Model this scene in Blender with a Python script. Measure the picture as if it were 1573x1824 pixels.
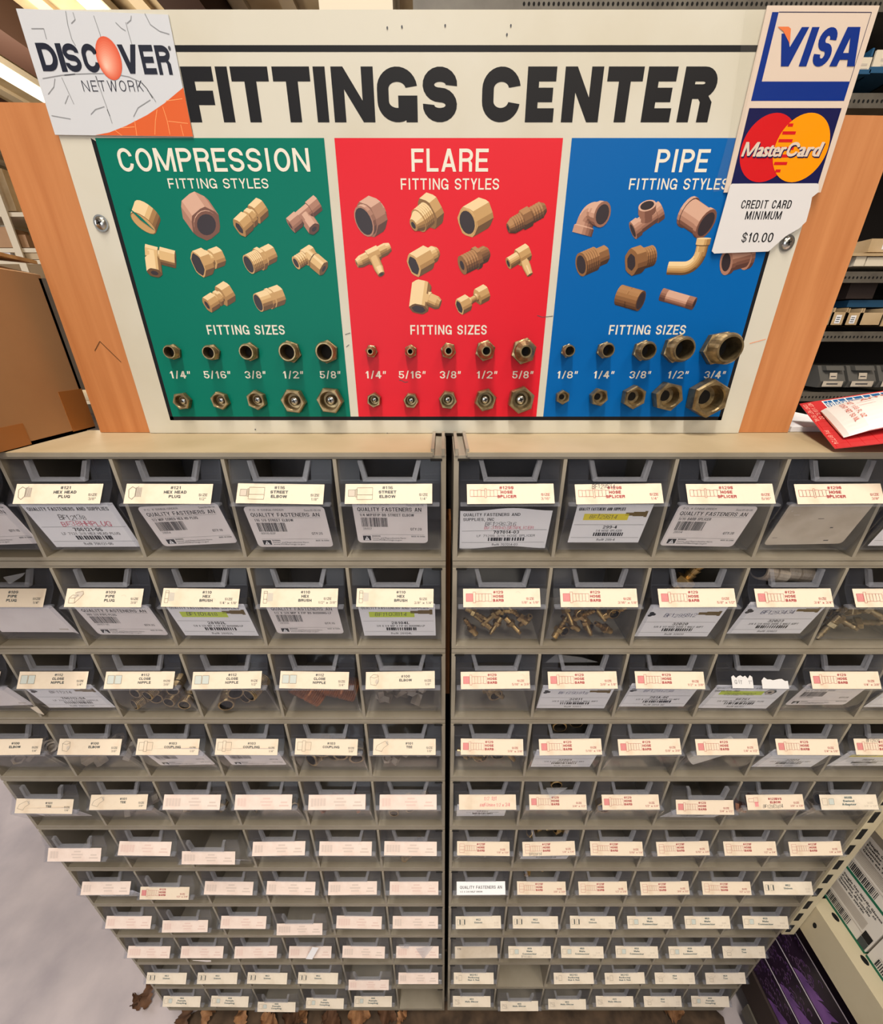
import bpy, math, random, re
from mathutils import Vector, Matrix
from mathutils.geometry import delaunay_2d_cdt

# ------------------------------------------------------------------ scene, camera, light
for o in list(bpy.data.objects):
    bpy.data.objects.remove(o)
SC = bpy.context.scene
COL = SC.collection
PITCH = math.radians(24.1)
SP, CP = math.sin(PITCH), math.cos(PITCH)
FPX, PU, PV = 696.6, 789.6, 912.0
CD, CZ = 0.338, 1.383                      # camera distance to the rack front, camera height
ZTOP, HH = 1.287, 0.1143                   # top of the rack, height of one strip of bins
YS = 0.073                                 # face of the sign

cam = bpy.data.cameras.new('camera')
cam.sensor_fit = 'VERTICAL'
cam.sensor_height = 36.0
cam.lens = FPX / 1824 * 36.0
cam.shift_x = -(PU - 786.5) / 1824
cam.clip_start = 0.02
cam.clip_end = 100
camo = bpy.data.objects.new('camera', cam)
camo.location = (0, -CD, CZ)
camo.rotation_euler = (math.pi / 2 - PITCH, 0, 0)
COL.objects.link(camo)
SC.camera = camo

SC.view_settings.view_transform = 'Standard'
SC.view_settings.look = 'None'
SC.view_settings.exposure = -0.25
SC.view_settings.gamma = 1.0
SC.view_settings.use_curve_mapping = False
SC.cycles.max_bounces = 8
SC.cycles.diffuse_bounces = 3
SC.cycles.glossy_bounces = 3
SC.cycles.transmission_bounces = 4
SC.cycles.transparent_max_bounces = 32
SC.cycles.caustics_reflective = False
SC.cycles.caustics_refractive = False
SC.cycles.sample_clamp_indirect = 4.0

W = bpy.data.worlds.new('world')
SC.world = W
W.use_nodes = True
W.node_tree.nodes['Background'].inputs[0].default_value = (1.0, 0.93, 0.84, 1)
W.node_tree.nodes['Background'].inputs[1].default_value = 0.30

def area(name, loc, target, sx, sy, power, col):
    d = bpy.data.lights.new(name, 'AREA')
    d.shape = 'RECTANGLE'
    d.size, d.size_y, d.energy, d.color = sx, sy, power, col
    o = bpy.data.objects.new(name, d)
    o.location = loc
    v = Vector(target) - Vector(loc)
    o.rotation_euler = v.to_track_quat('-Z', 'Y').to_euler()
    COL.objects.link(o)
    return o

# fluorescent tubes over the aisle, and daylight from the open loading door behind
area('aisle_tube_light', (-0.15, -0.72, 3.30), (-0.15, -0.72, 0), 0.16, 1.0, 70, (1.0, 0.925, 0.82))
area('far_tube_light', (1.3, -1.6, 3.30), (1.3, -1.6, 0), 0.25, 1.2, 30, (1.0, 0.88, 0.72))
area('loading_door_daylight', (-1.6, -5.5, 1.9), (0, 0, 1.1), 3.2, 2.6, 90, (0.90, 0.95, 1.0))
area('side_window_daylight', (-4.2, 0.6, 2.2), (-0.4, -0.2, 0.6), 1.6, 1.6, 80, (0.92, 0.95, 1.0))
def fill_light(name, loc, power, col, size=0.5):  # added point light without a fixture, brightens the ceiling
    d = bpy.data.lights.new(name, 'POINT'); d.energy, d.color, d.shadow_soft_size = power, col, size
    o = bpy.data.objects.new(name, d); o.location = loc; COL.objects.link(o)
fill_light('storage_tube_glow', (-2.9, 3.4, 2.7), 120, (1.0, 0.88, 0.70))
fill_light('aisle_tube_glow', (0.6, -2.4, 2.7), 45, (1.0, 0.90, 0.76))

# ------------------------------------------------------------------ helpers
def px(u, v, Y=None, X=None, Z=None):
    """The point of the plane Y=, X= or Z= that the photograph shows at pixel (u, v)."""
    x, y = (u - PU) / FPX, (v - PV) / FPX
    h, dn = CP - y * SP, SP + y * CP
    if Y is not None:
        t = (Y + CD) / h
    elif X is not None:
        t = X / x
    else:
        t = (CZ - Z) / dn
    return Vector((x * t, h * t - CD, CZ - dn * t))

def lin(c):
    return tuple(((v / 255) / 12.92 if v / 255 <= 0.04045 else ((v / 255 + 0.055) / 1.055) ** 2.4) for v in c)

MATS = {}
def mat(name, rgb, rough=0.6, rgb2=None, scale=8.0, stretch=(1, 1, 1), metal=0.0, detail=5.0, lo=0.35, hi=0.65, bump=0.0, emit=0.0, spec=0.4, coat=0.0, distort=0.0):
    if name in MATS:
        return MATS[name]
    m = bpy.data.materials.new(name)
    m.use_nodes = True
    nt = m.node_tree
    b = nt.nodes['Principled BSDF']
    b.inputs['Base Color'].default_value = (*lin(rgb), 1)
    b.inputs['Roughness'].default_value = rough
    b.inputs['Metallic'].default_value = metal
    b.inputs['Specular IOR Level'].default_value = spec
    b.inputs['Coat Weight'].default_value = coat
    if emit:
        b.inputs['Emission Color'].default_value = (*lin(rgb), 1)
        b.inputs['Emission Strength'].default_value = emit
    if rgb2 is not None or bump:
        tc = nt.nodes.new('ShaderNodeTexCoord')
        mp = nt.nodes.new('ShaderNodeMapping')
        mp.inputs['Scale'].default_value = stretch
        nz = nt.nodes.new('ShaderNodeTexNoise')
        nz.inputs['Scale'].default_value = scale
        nz.inputs['Detail'].default_value = detail
        nz.inputs['Distortion'].default_value = distort
        nt.links.new(tc.outputs['Object'], mp.inputs[0])
        nt.links.new(mp.outputs[0], nz.inputs['Vector'])
        if rgb2 is not None:
            rp = nt.nodes.new('ShaderNodeValToRGB')
            rp.color_ramp.elements[0].position = lo
            rp.color_ramp.elements[1].position = hi
            rp.color_ramp.elements[0].color = (*lin(rgb), 1)
            rp.color_ramp.elements[1].color = (*lin(rgb2), 1)
            nt.links.new(nz.outputs['Fac'], rp.inputs[0])
            nt.links.new(rp.outputs[0], b.inputs['Base Color'])
        if bump:
            bp = nt.nodes.new('ShaderNodeBump')
            bp.inputs['Strength'].default_value = bump
            bp.inputs['Distance'].default_value = 0.002
            nt.links.new(nz.outputs['Fac'], bp.inputs['Height'])
            nt.links.new(bp.outputs[0], b.inputs['Normal'])
    MATS[name] = m
    return m

def clear_mat(name, tint, cloud, haze_rgb, rough=0.12, scale=30):
    """Clear moulded plastic: tinted see-through, a dusty haze and a glossy skin."""
    m = bpy.data.materials.new(name)
    m.use_nodes = True
    nt = m.node_tree
    nt.nodes.remove(nt.nodes['Principled BSDF'])
    out = nt.nodes['Material Output']
    tr = nt.nodes.new('ShaderNodeBsdfTransparent'); tr.inputs[0].default_value = (*tint, 1)
    df = nt.nodes.new('ShaderNodeBsdfDiffuse'); df.inputs[0].default_value = (*lin(haze_rgb), 1)
    gl = nt.nodes.new('ShaderNodeBsdfGlossy'); gl.inputs['Roughness'].default_value = rough
    fr = nt.nodes.new('ShaderNodeFresnel'); fr.inputs[0].default_value = 1.28
    m1 = nt.nodes.new('ShaderNodeMixShader'); m2 = nt.nodes.new('ShaderNodeMixShader')
    tc = nt.nodes.new('ShaderNodeTexCoord'); nz = nt.nodes.new('ShaderNodeTexNoise')
    nz.inputs['Scale'].default_value = scale
    mr = nt.nodes.new('ShaderNodeMapRange')
    mr.inputs['To Min'].default_value = cloud * 0.5; mr.inputs['To Max'].default_value = cloud * 1.5
    nt.links.new(tc.outputs['Object'], nz.inputs['Vector'])
    nt.links.new(nz.outputs['Fac'], mr.inputs['Value'])
    nt.links.new(mr.outputs[0], m1.inputs[0])
    nt.links.new(tr.outputs[0], m1.inputs[1]); nt.links.new(df.outputs[0], m1.inputs[2])
    ge = nt.nodes.new('ShaderNodeNewGeometry'); mu = nt.nodes.new('ShaderNodeMath'); mu.operation = 'MULTIPLY'
    su = nt.nodes.new('ShaderNodeMath'); su.operation = 'SUBTRACT'; su.inputs[0].default_value = 1.0
    nt.links.new(ge.outputs['Backfacing'], su.inputs[1])      # the skin only shines on its outer side
    nt.links.new(fr.outputs[0], mu.inputs[0]); nt.links.new(su.outputs[0], mu.inputs[1])
    nt.links.new(mu.outputs[0], m2.inputs[0])
    nt.links.new(m1.outputs[0], m2.inputs[1]); nt.links.new(gl.outputs[0], m2.inputs[2])
    nt.links.new(m2.outputs[0], out.inputs[0])
    MATS[name] = m
    return m

class MB:
    """Collects faces with material names and links them as one mesh object."""
    def __init__(s):
        s.v, s.f, s.m, s.mi, s.sm = [], [], [], [], []
    def idx(s, name):
        if name not in s.m:
            s.m.append(name)
        return s.m.index(name)
    def poly(s, pts, m, smooth=False):
        b = len(s.v)
        s.v.extend(Vector(p) for p in pts)
        s.f.append(tuple(range(b, b + len(pts))))
        s.mi.append(s.idx(m)); s.sm.append(smooth)
    def mesh(s, verts, faces, m, smooth=False):
        b = len(s.v)
        s.v.extend(Vector(p) for p in verts)
        k = s.idx(m)
        for f in faces:
            s.f.append(tuple(b + i for i in f)); s.mi.append(k); s.sm.append(smooth)
    def box(s, x0, y0, z0, x1, y1, z1, m, M=None):
        P = [(x0, y0, z0), (x1, y0, z0), (x1, y1, z0), (x0, y1, z0), (x0, y0, z1), (x1, y0, z1), (x1, y1, z1), (x0, y1, z1)]
        s.hexa(P, m, M)
    def hexa(s, P, m, M=None):
        if M is not None:
            P = [M @ Vector(p) for p in P]
        s.mesh(P, [(0, 3, 2, 1), (4, 5, 6, 7), (0, 1, 5, 4), (1, 2, 6, 5), (2, 3, 7, 6), (3, 0, 4, 7)], m)
    def prism_x(s, yz, x0, x1, m):
        """Polygon in (y, z) swept from x0 to x1."""
        n = len(yz)
        V = [(x0, y, z) for y, z in yz] + [(x1, y, z) for y, z in yz]
        F = [tuple(range(n)), tuple(range(2 * n - 1, n - 1, -1))] + [(i, i + n, (i + 1) % n + n, (i + 1) % n) for i in range(n)]
        s.mesh(V, F, m)
    def slab(s, a, b, t, x0, x1, m):
        """A sheet from a to b in (y, z), thickness t behind it, from x0 to x1."""
        a, b = Vector(a), Vector(b)
        d = (b - a).normalized()
        n = Vector((-d.y, d.x)) * t
        s.prism_x([a, b, b + n, a + n], x0, x1, m)
    def ring_stack(s, rings, m, smooth=False, caps=True, closed=False):
        n = len(rings[0])
        V = [p for r in rings for p in r]
        F = []
        R = len(rings)
        for i in range(R if closed else R - 1):
            for j in range(n):
                a, b = i * n + j, i * n + (j + 1) % n
                c, d = ((i + 1) % R) * n + (j + 1) % n, ((i + 1) % R) * n + j
                F.append((a, b, c, d))
        if caps and not closed:
            F.append(tuple(range(n - 1, -1, -1))); F.append(tuple(range((R - 1) * n, R * n)))
        s.mesh(V, F, m, smooth)
    def build(s, name, parent=None, shade=None):
        me = bpy.data.meshes.new(name)
        me.from_pydata(s.v, [], s.f)
        for k in s.m:
            me.materials.append(MATS[k])
        me.polygons.foreach_set('material_index', s.mi)
        me.polygons.foreach_set('use_smooth', s.sm)
        me.update()
        o = bpy.data.objects.new(name, me)
        COL.objects.link(o)
        if parent is not None:
            o.parent = parent
        return o

def tag(o, label, cat, group=None, kind=None):
    o['label'] = label; o['category'] = cat
    if group: o['group'] = group
    if kind: o['kind'] = kind
    return o

def structure(o):
    o['kind'] = 'structure'
    return o

def empty(name, loc, rot=(0, 0, 0)):
    o = bpy.data.objects.new(name, None)
    o.empty_display_size = 0.02
    o.location = loc; o.rotation_euler = rot
    COL.objects.link(o)
    return o

class Frame:
    """A drawing plane: origin, right, up and outward normal."""
    def __init__(s, o, ux, uy, eps=0.00012):
        s.o, s.ux, s.uy = Vector(o), Vector(ux).normalized(), Vector(uy).normalized()
        s.n = s.ux.cross(s.uy).normalized(); s.eps = eps
    def __call__(s, x, y, layer=0):
        return s.o + s.ux * x + s.uy * y + s.n * (layer * s.eps)
    def sub(s, x, y, deg=0):
        a = math.radians(deg)
        return Frame(s(x, y), s.ux * math.cos(a) + s.uy * math.sin(a), s.uy * math.cos(a) - s.ux * math.sin(a), s.eps)
def rect(mb, F, x0, y0, x1, y1, m, L=1):
    mb.poly([F(x0, y0, L), F(x1, y0, L), F(x1, y1, L), F(x0, y1, L)], m)
def pol(mb, F, pts, m, L=1):
    ar = sum(pts[i][0] * pts[(i + 1) % len(pts)][1] - pts[(i + 1) % len(pts)][0] * pts[i][1] for i in range(len(pts)))
    if ar < 0: pts = pts[::-1]
    mb.poly([F(x, y, L) for x, y in pts], m)
def seg(mb, F, x0, y0, x1, y1, t, m, L=1):
    d = Vector((x1 - x0, y1 - y0))
    if d.length < 1e-9: return
    n = Vector((-d.y, d.x)).normalized() * t / 2
    pol(mb, F, [(x0 - n.x, y0 - n.y), (x1 - n.x, y1 - n.y), (x1 + n.x, y1 + n.y), (x0 + n.x, y0 + n.y)], m, L)
def line(mb, F, pts, t, m, L=1):
    for a, b in zip(pts, pts[1:]): seg(mb, F, *a, *b, t, m, L)
def disc(mb, F, cx, cy, rx, ry, m, L=1, n=28, a0=0, a1=360):
    pts = [(cx + rx * math.cos(math.radians(a0 + (a1 - a0) * i / n)), cy + ry * math.sin(math.radians(a0 + (a1 - a0) * i / n))) for i in range(n + (a1 - a0 < 360))]
    pol(mb, F, pts, m, L)

# ------------------------------------------------------------------ a drawn alphabet (grotesque capitals and figures)
def glyph(ch, w, h, tx, ty):
    P = []
    def bar(x0, y0, x1, y1): P.append([(x0, y0), (x1, y0), (x1, y1), (x0, y1)])
    def dia(xa, ya, xb, yb, t=None):
        t = t or tx * 1.05
        P.append([(xa, ya), (xa + t, ya), (xb + t, yb), (xb, yb)])
    def arc(cx, cy, rx, ry, a0, a1, n=None):
        n = n or max(3, int(abs(a1 - a0) / 15))
        for i in range(n):
            q = []
            for a, k in ((i, 0), (i + 1, 0), (i + 1, 1), (i, 1)):
                t = math.radians(a0 + (a1 - a0) * a / n)
                q.append((cx + (rx - k * tx) * math.cos(t), cy + (ry - k * ty) * math.sin(t)))
            P.append(q)
    def bowl(x0, y0, x1, y1, side=1):
        rx = min((x1 - x0) * 0.75, (y1 - y0) * 0.6); ry = min((y1 - y0) / 2, rx * 1.15)
        if side > 0:
            bar(x0, y1 - ty, x1 - rx, y1); bar(x0, y0, x1 - rx, y0 + ty)
            arc(x1 - rx, y1 - ry, rx, ry, 0, 90); arc(x1 - rx, y0 + ry, rx, ry, -90, 0)
            if y1 - y0 > 2 * ry: bar(x1 - tx, y0 + ry, x1, y1 - ry)
    def stad(x0, y0, x1, y1, parts='tblr', lim=.5):
        rx = (x1 - x0) / 2; ry = min((y1 - y0) * lim, rx * 1.25); cx = (x0 + x1) / 2
        if 't' in parts: arc(cx, y1 - ry, rx, ry, 0, 180)
        if 'b' in parts: arc(cx, y0 + ry, rx, ry, 180, 360)
        if 'l' in parts: bar(x0, y0 + ry, x0 + tx, y1 - ry)
        if 'r' in parts: bar(x1 - tx, y0 + ry, x1, y1 - ry)
        return cx, rx, ry
    S = lambda x=0: bar(x, 0, x + tx, h)
    if ch in '235689&$': tx, ty = tx * .86, ty * .74
    m0, m1 = h / 2 - ty / 2, h / 2 + ty / 2
    if ch == 'A':
        c = (w - tx) / 2; dia(0, 0, c, h); dia(w - tx * 1.05, 0, c, h); bar(w * .2, h * .2, w * .8, h * .2 + ty)
    elif ch == 'B': S(); bowl(tx, m0, w * .96, h); bowl(tx, 0, w, m1)
    elif ch in 'CG':
        rx, ry = w / 2, h * .39
        arc(rx, h - ry, rx, ry, 8, 180, 14); arc(rx, ry, rx, ry, 180, 352 if ch == 'C' else 345, 14); bar(0, ry, tx, h - ry)
        if ch == 'G': bar(w - tx, 0, w, h * .49); bar(w * .52, h * .49 - ty, w, h * .49)
    elif ch == 'D': S(); bowl(tx, 0, w, h)
    elif ch == 'E': S(); bar(tx, 0, w, ty); bar(tx, m0, w * .92, m1); bar(tx, h - ty, w, h)
    elif ch == 'F': S(); bar(tx, m0 - ty * .2, w * .92, m1 - ty * .2); bar(tx, h - ty, w, h)
    elif ch == 'H': S(); S(w - tx); bar(tx, m0, w - tx, m1)
    elif ch == 'I': bar((w - tx) / 2, 0, (w + tx) / 2, h)
    elif ch == 'J': bar(w - tx, w / 2, w, h); arc(w / 2, w / 2, w / 2, w / 2, 180, 360)
    elif ch == 'K': S(); dia(tx, h * .38, w - tx * 1.2, h, tx * 1.2); dia(w - tx * 1.15, 0, w * .3, h * .6, tx * 1.15)
    elif ch == 'L': S(); bar(tx, 0, w, ty)
    elif ch == 'M': S(); S(w - tx); dia(w / 2 - tx * .5, h * .05, tx * .2, h, tx); dia(w / 2 - tx * .5, h * .05, w - tx * 1.2, h, tx)
    elif ch == 'N': S(); S(w - tx); dia(w - tx, 0, 0, h, tx)
    elif ch in 'O0': stad(0, 0, w, h)
    elif ch == 'P': S(); bowl(tx, h * .42, w, h)
    elif ch == 'Q': stad(0, 0, w, h); dia(w * .75, -h * .04, w * .45, h * .28)
    elif ch == 'R': S(); bowl(tx, h * .43, w, h); bar(w * .95 - tx, 0, w * .95, h * .38); dia(w * .95 - tx, h * .37, w * .80 - tx, h * .50, tx)
    elif ch == 'S':
        ry = (h + ty) / 4; rx = w / 2
        arc(rx, h - ry, rx, ry, -5, 270, 16); arc(rx, ry, rx, ry, -185, 90, 16)
    elif ch == 'T': bar(0, h - ty, w, h); bar((w - tx) / 2, 0, (w + tx) / 2, h)
    elif ch == 'U':
        rx = w / 2; ry = min(h / 2, rx * 1.25); bar(0, ry, tx, h); bar(w - tx, ry, w, h); arc(rx, ry, rx, ry, 180, 360)
    elif ch == 'V': dia((w - tx) / 2, 0, 0, h); dia((w - tx) / 2, 0, w - tx * 1.05, h)
    elif ch == 'W':
        dia(w * .25 - tx / 2, 0, 0, h); dia(w * .25 - tx / 2, 0, w / 2 - tx / 2, h); dia(w * .75 - tx / 2, 0, w / 2 - tx / 2, h); dia(w * .75 - tx / 2, 0, w - tx, h)
    elif ch == 'X': dia(0, 0, w - tx, h); dia(w - tx, 0, 0, h)
    elif ch == 'Y': bar((w - tx) / 2, 0, (w + tx) / 2, h * .45); dia((w - tx) / 2, h * .42, 0, h); dia((w - tx) / 2, h * .42, w - tx, h)
    elif ch == 'Z': bar(0, h - ty, w, h); bar(0, 0, w, ty); dia(0, ty * .6, w - tx * 1.2, h - ty * .6, tx * 1.2)
    elif ch == '1': bar(w * .45, 0, w * .45 + tx, h); dia(w * .08, h * .7, w * .45, h * .95)
    elif ch == '2':
        ry = h * .29; rx = w / 2; arc(rx, h - ry, rx, ry, -35, 185, 12); bar(0, 0, w, ty); dia(0, ty * .6, w * .88 - tx, h - ry * 1.45, tx * 1.15)
    elif ch == '3':
        ry = (h + ty) / 4; rx = w / 2; arc(rx, h - ry, rx, ry, -90, 180, 14); arc(rx, ry, rx, ry, -180, 90, 14)
    elif ch == '4': bar(w * .68 - tx / 2, 0, w * .68 + tx / 2, h); bar(0, h * .22, w, h * .22 + ty); dia(0, h * .26, w * .68 - tx * .7, h)
    elif ch == '5':
        ry = h * .33; rx = w / 2; arc(rx, ry, rx, ry, -180, 130, 16); bar(w * .1, h - ty, w * .95, h); bar(w * .1, h * .45, w * .1 + tx, h)
    elif ch == '6':
        ry = h * .31; stad(0, 0, w, h * .62); bar(0, ry, tx, h - ry); arc(w / 2, h - ry, w / 2, ry, 20, 180)
    elif ch == '9':
        ry = h * .31; stad(0, h * .38, w, h); bar(w - tx, ry, w, h - ry); arc(w / 2, ry, w / 2, ry, 200, 360)
    elif ch == '7': bar(0, h - ty, w, h); dia(w * .2, 0, w - tx * 1.1, h - ty * .5)
    elif ch == '8': stad(w * .04, m0, w * .96, h); stad(0, 0, w, m1)
    elif ch == '/': dia(0, -h * .05, w - tx * .8, h * 1.05, tx * .8)
    elif ch == '"': dia(w * .1, h * .62, w * .22, h, tx * .7); dia(w * .6, h * .62, w * .72, h, tx * .7)
    elif ch == '.': bar(0, 0, tx, ty * 1.1)
    elif ch == ',': dia(0, -ty, tx * .3, ty)
    elif ch == ':': bar(0, 0, tx, ty); bar(0, h * .5, tx, h * .5 + ty)
    elif ch == '-': bar(0, h * .36, w, h * .36 + ty)
    elif ch == '#':
        bar(0, h * .3, w, h * .3 + ty * .7); bar(0, h * .62, w, h * .62 + ty * .7); dia(w * .15, 0, w * .28, h, tx * .7); dia(w * .58, 0, w * .71, h, tx * .7)
    elif ch == '$':
        ry = (h + ty) / 4; rx = w / 2
        arc(rx, h - ry, rx, ry, -5, 270, 16); arc(rx, ry, rx, ry, -185, 90, 16); bar(rx - tx * .35, -h * .08, rx + tx * .35, h * 1.08)
    elif ch == '&': stad(w * .1, h * .45, w * .7, h); stad(0, 0, w * .8, h * .55); dia(w * .8, 0, w * .2, h * .6)
    elif ch == '?': arc(w / 2, h * .72, w / 2, h * .28, -60, 180); bar(w / 2 - tx / 2, h * .2, w / 2 + tx / 2, h * .5)
    return P
GCACHE = {}
def merge(polys):
    """Overlapping outlines as triangles that do not overlap."""
    V, Fs = [], []
    for p in polys:
        ar = sum(p[i][0] * p[(i + 1) % len(p)][1] - p[(i + 1) % len(p)][0] * p[i][1] for i in range(len(p)))
        if abs(ar) < 1e-9: continue
        if ar < 0: p = p[::-1]
        Fs.append(list(range(len(V), len(V) + len(p)))); V.extend(Vector(q) for q in p)
    vs, _, fs, _, _, of = delaunay_2d_cdt(V, [], Fs, 1, 1e-5)
    return [[(vs[i].x, vs[i].y) for i in f] for f, o in zip(fs, of) if o]
def outline(ch, w, h, tx, ty):
    """The glyph as clean polygons, cached at unit height."""
    k = (ch, round(w / h, 2), round(tx / h, 3), round(ty / h, 3))
    if k not in GCACHE: GCACHE[k] = merge(glyph(ch, k[1], 1.0, k[2], k[3]))
    return [[(x * h, y * h) for x, y in p] for p in GCACHE[k]]
WID = dict(I=.45, M=1.28, W=1.45, J=.8, E=.88, F=.85, L=.82, T=.98, N=1.05, A=1.05, V=1.05, O=1.05, Q=1.05, G=1.05)
WID.update({'1': .7, '/': .6, '"': .55, '.': .3, ',': .3, ':': .3, '-': .55, ' ': .55})

def cell(ch):
    return WID.get(ch, 0.95)
BG = {}
def bglyph(ch):
    """Built-in face, used for lower case letters: polygons in units of the capital height, and the advance."""
    if ch not in BG:
        def mk(s):
            c = bpy.data.curves.new('glyph', 'FONT'); c.body = s; c.size = 1.0; c.resolution_u = 2
            o = bpy.data.objects.new('glyph', c)
            m = bpy.data.meshes.new_from_object(o)
            V = [(v.co.x, v.co.y) for v in m.vertices]; F = [tuple(p.vertices) for p in m.polygons]
            bpy.data.objects.remove(o); bpy.data.curves.remove(c); bpy.data.meshes.remove(m)
            return V, F
        if 'cap' not in BG:
            V, _ = mk('H'); BG['cap'] = max(y for x, y in V)
            V, _ = mk('|'); BG['bar'] = max(x for x, y in V)
        V, F = mk(ch); V2, _ = mk(ch + '|')
        k = 1 / BG['cap']
        BG[ch] = ([[(V[i][0] * k, V[i][1] * k) for i in f] for f in F], (max(x for x, y in V2) - BG['bar']) * k)
    return BG[ch]

def text(mb, F, s, x, y, h, m, width=None, cond=0.62, wt=0.17, wty=None, gap=0.12, align='l', shear=0.0, L=1, jitter=0, rnd=None, face='own'):
    """Draw s with cap height h, left/centre/right at x, baseline y. width fits the line to that length."""
    if not s.strip(): return 0.0
    items, X = [], 0.0
    for ch in s:
        own = face == 'own' and not ch.islower()
        if own: adv = cell(ch) * cond * h + gap * h
        else: adv = bglyph(ch)[1] * h * (cond / 0.62 if face == 'own' else cond) + (gap * h * .3 if face == 'own' else gap * h)
        items.append((ch, X, adv, own)); X += adv
    tot = X - (gap * h if items and items[-1][3] else 0)
    k = width / tot if width else 1.0
    X0 = x - {'l': 0, 'c': .5, 'r': 1}[align] * tot * k
    tx, ty = wt * h, (wty or wt * .9) * h
    for ch, cx, adv, own in items:
        if ch == ' ': continue
        dy = rnd.uniform(-jitter, jitter) * h if rnd else 0
        sc = 1 + (rnd.uniform(-jitter, jitter) if rnd else 0)
        rot = rnd.uniform(-jitter, jitter) if rnd else 0
        if own: polys = outline(ch, cell(ch) * cond * h * k, h, tx, ty); shifts = (0,)
        else:
            kx = k * (cond / 0.62 if face == 'own' else cond)
            shifts = (0,)
            if wt > .15:
                gk = (ch, 'b', round(kx, 3), wt)
                if gk not in GCACHE: GCACHE[gk] = merge([[(a * kx + d * wt, b) for a, b in p] for p in bglyph(ch)[0] for d in (-.3, -.1, .1, .3)])
                polys = [[(a * h, b * h) for a, b in p] for p in GCACHE[gk]]
            else: polys = [[(a * h * kx, b * h) for a, b in p] for p in bglyph(ch)[0]]
        for sh in shifts:
            for p in polys:
                q = []
                for a, b in p:
                    a, b = a * sc, b * sc
                    q.append((X0 + cx * k + a + sh + (b + dy) * shear - b * rot, y + dy + b + a * rot))
                pol(mb, F, q, m, L)
    return tot * k

def barcode(mb, F, x0, y0, x1, y1, m, n, rnd, L=1, fill=.55):
    x = x0; st = (x1 - x0) / n
    for i in range(n):
        w = st * rnd.uniform(fill * .5, min(.95, fill * 1.5))
        rect(mb, F, x, y0, min(x + w, x1), y1, m, L); x += st

# ------------------------------------------------------------------ materials
mat('cream_board', (206, 202, 188), 0.45, (195, 188, 168), 9, lo=.45, hi=.8)
mat('black_ink', (20, 20, 24), 0.5, spec=.2)
mat('green_ink', (0, 112, 94), 0.42, spec=.13); mat('red_ink', (214, 24, 42), 0.42, spec=.25); mat('blue_ink', (0, 94, 168), 0.42, spec=.13)
mat('cream_ink', (224, 219, 204), 0.45)
mat('plywood', (198, 132, 80), 0.6, (178, 110, 60), 6, stretch=(16, 16, 1.0), lo=.3, hi=.75, distort=.25)
mat('raw_edge', (222, 176, 120), 0.8)
mat('pen', (96, 60, 30), 0.6)
mat('housing', (154, 146, 131), 0.5, (132, 123, 107), 14, lo=.35, hi=.7)
mat('housing_lit_top', (184, 166, 136), 0.5, (168, 150, 118), 14, lo=.35, hi=.7); mat('housing_dark', (70, 64, 56), 0.7); mat('housing_shaded', (88, 84, 82), 0.6)
mat('slot', (14, 13, 12), 0.9)
clear_mat('clear_plastic', (0.965, 0.968, 0.975), 0.026, (160, 166, 186))
clear_mat('clear_handle', (0.95, 0.955, 0.965), 0.15, (196, 198, 208))
clear_mat('poly_bag', (0.92, 0.93, 0.95), 0.10, (235, 235, 238), 0.08)
mat('label_paper', (229, 213, 192), 0.6, (218, 198, 174), 60, lo=.5, hi=.75)
mat('faded_paper', (236, 218, 208), 0.6, (224, 202, 190), 55, lo=.45, hi=.75)
mat('teal_paper', (230, 218, 200), 0.6, (214, 200, 180), 55, lo=.45, hi=.75)
mat('white_paper', (246, 245, 248), 0.6); mat('sticker_paper', (242, 234, 232), 0.6, (232, 222, 220), 40, lo=.45, hi=.75)
mat('old_paper', (206, 194, 178), 0.7, (176, 160, 140), 30, lo=.4, hi=.75)
mat('grey_print', (66, 74, 76), 0.6); mat('red_print', (160, 34, 48), 0.6); mat('teal_print', (50, 86, 94), 0.6)
mat('pink_print', (226, 150, 150), 0.6); mat('faint_print', (224, 198, 188), 0.6); mat('ghost_print', (214, 196, 186), 0.6); mat('faint_grey', (200, 188, 174), 0.6)
mat('line_print', (120, 112, 98), 0.6); mat('redline_print', (186, 104, 98), 0.6); mat('blue_line', (196, 202, 196), .6)
mat('tag_print', (38, 38, 44), 0.6); mat('pencil', (70, 68, 72), 0.6); mat('ink_blue', (50, 54, 110), 0.6); mat('red_pen', (214, 70, 100), 0.6)
mat('yellow_mark', (240, 222, 60), 0.6); mat('lime_mark', (206, 226, 70), 0.6); mat('brass_print', (110, 88, 40), 0.6)
mat('brass', (190, 160, 108), 0.32, (134, 108, 68), 60, metal=.85, lo=.35, hi=.7)
mat('old_brass', (176, 154, 114), 0.34, (104, 88, 64), 160, metal=.8, lo=.3, hi=.75)
mat('copper_brass', (176, 108, 62), 0.36, (120, 72, 44), 60, metal=.8, lo=.35, hi=.7)
mat('grey_metal', (150, 140, 128), 0.5, (116, 106, 96), 60, metal=.4, lo=.35, hi=.7)
mat('steel', (190, 190, 186), 0.25, metal=1.0)
mat('bore', (24, 18, 12), 0.8)
mat('white_tape', (220, 214, 204), 0.6)
mat('cardboard', (178, 136, 96), 0.75, (162, 120, 82), 8, lo=.35, hi=.75)
mat('cardboard_edge', (214, 166, 106), 0.8, (150, 104, 60), 60)
mat('carton_tape', (160, 102, 52), 0.35)
mat('concrete', (204, 193, 194), 0.8, (148, 141, 148), 5, lo=.3, hi=.75, bump=.25, detail=8)
mat('dirt', (92, 74, 58), 0.9, (60, 48, 38), 30, bump=.5)
mat('leaf', (170, 126, 88), 0.8, (116, 80, 54), 60); mat('leaf_dark', (110, 78, 56), 0.8, (74, 50, 36), 40)
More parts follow.
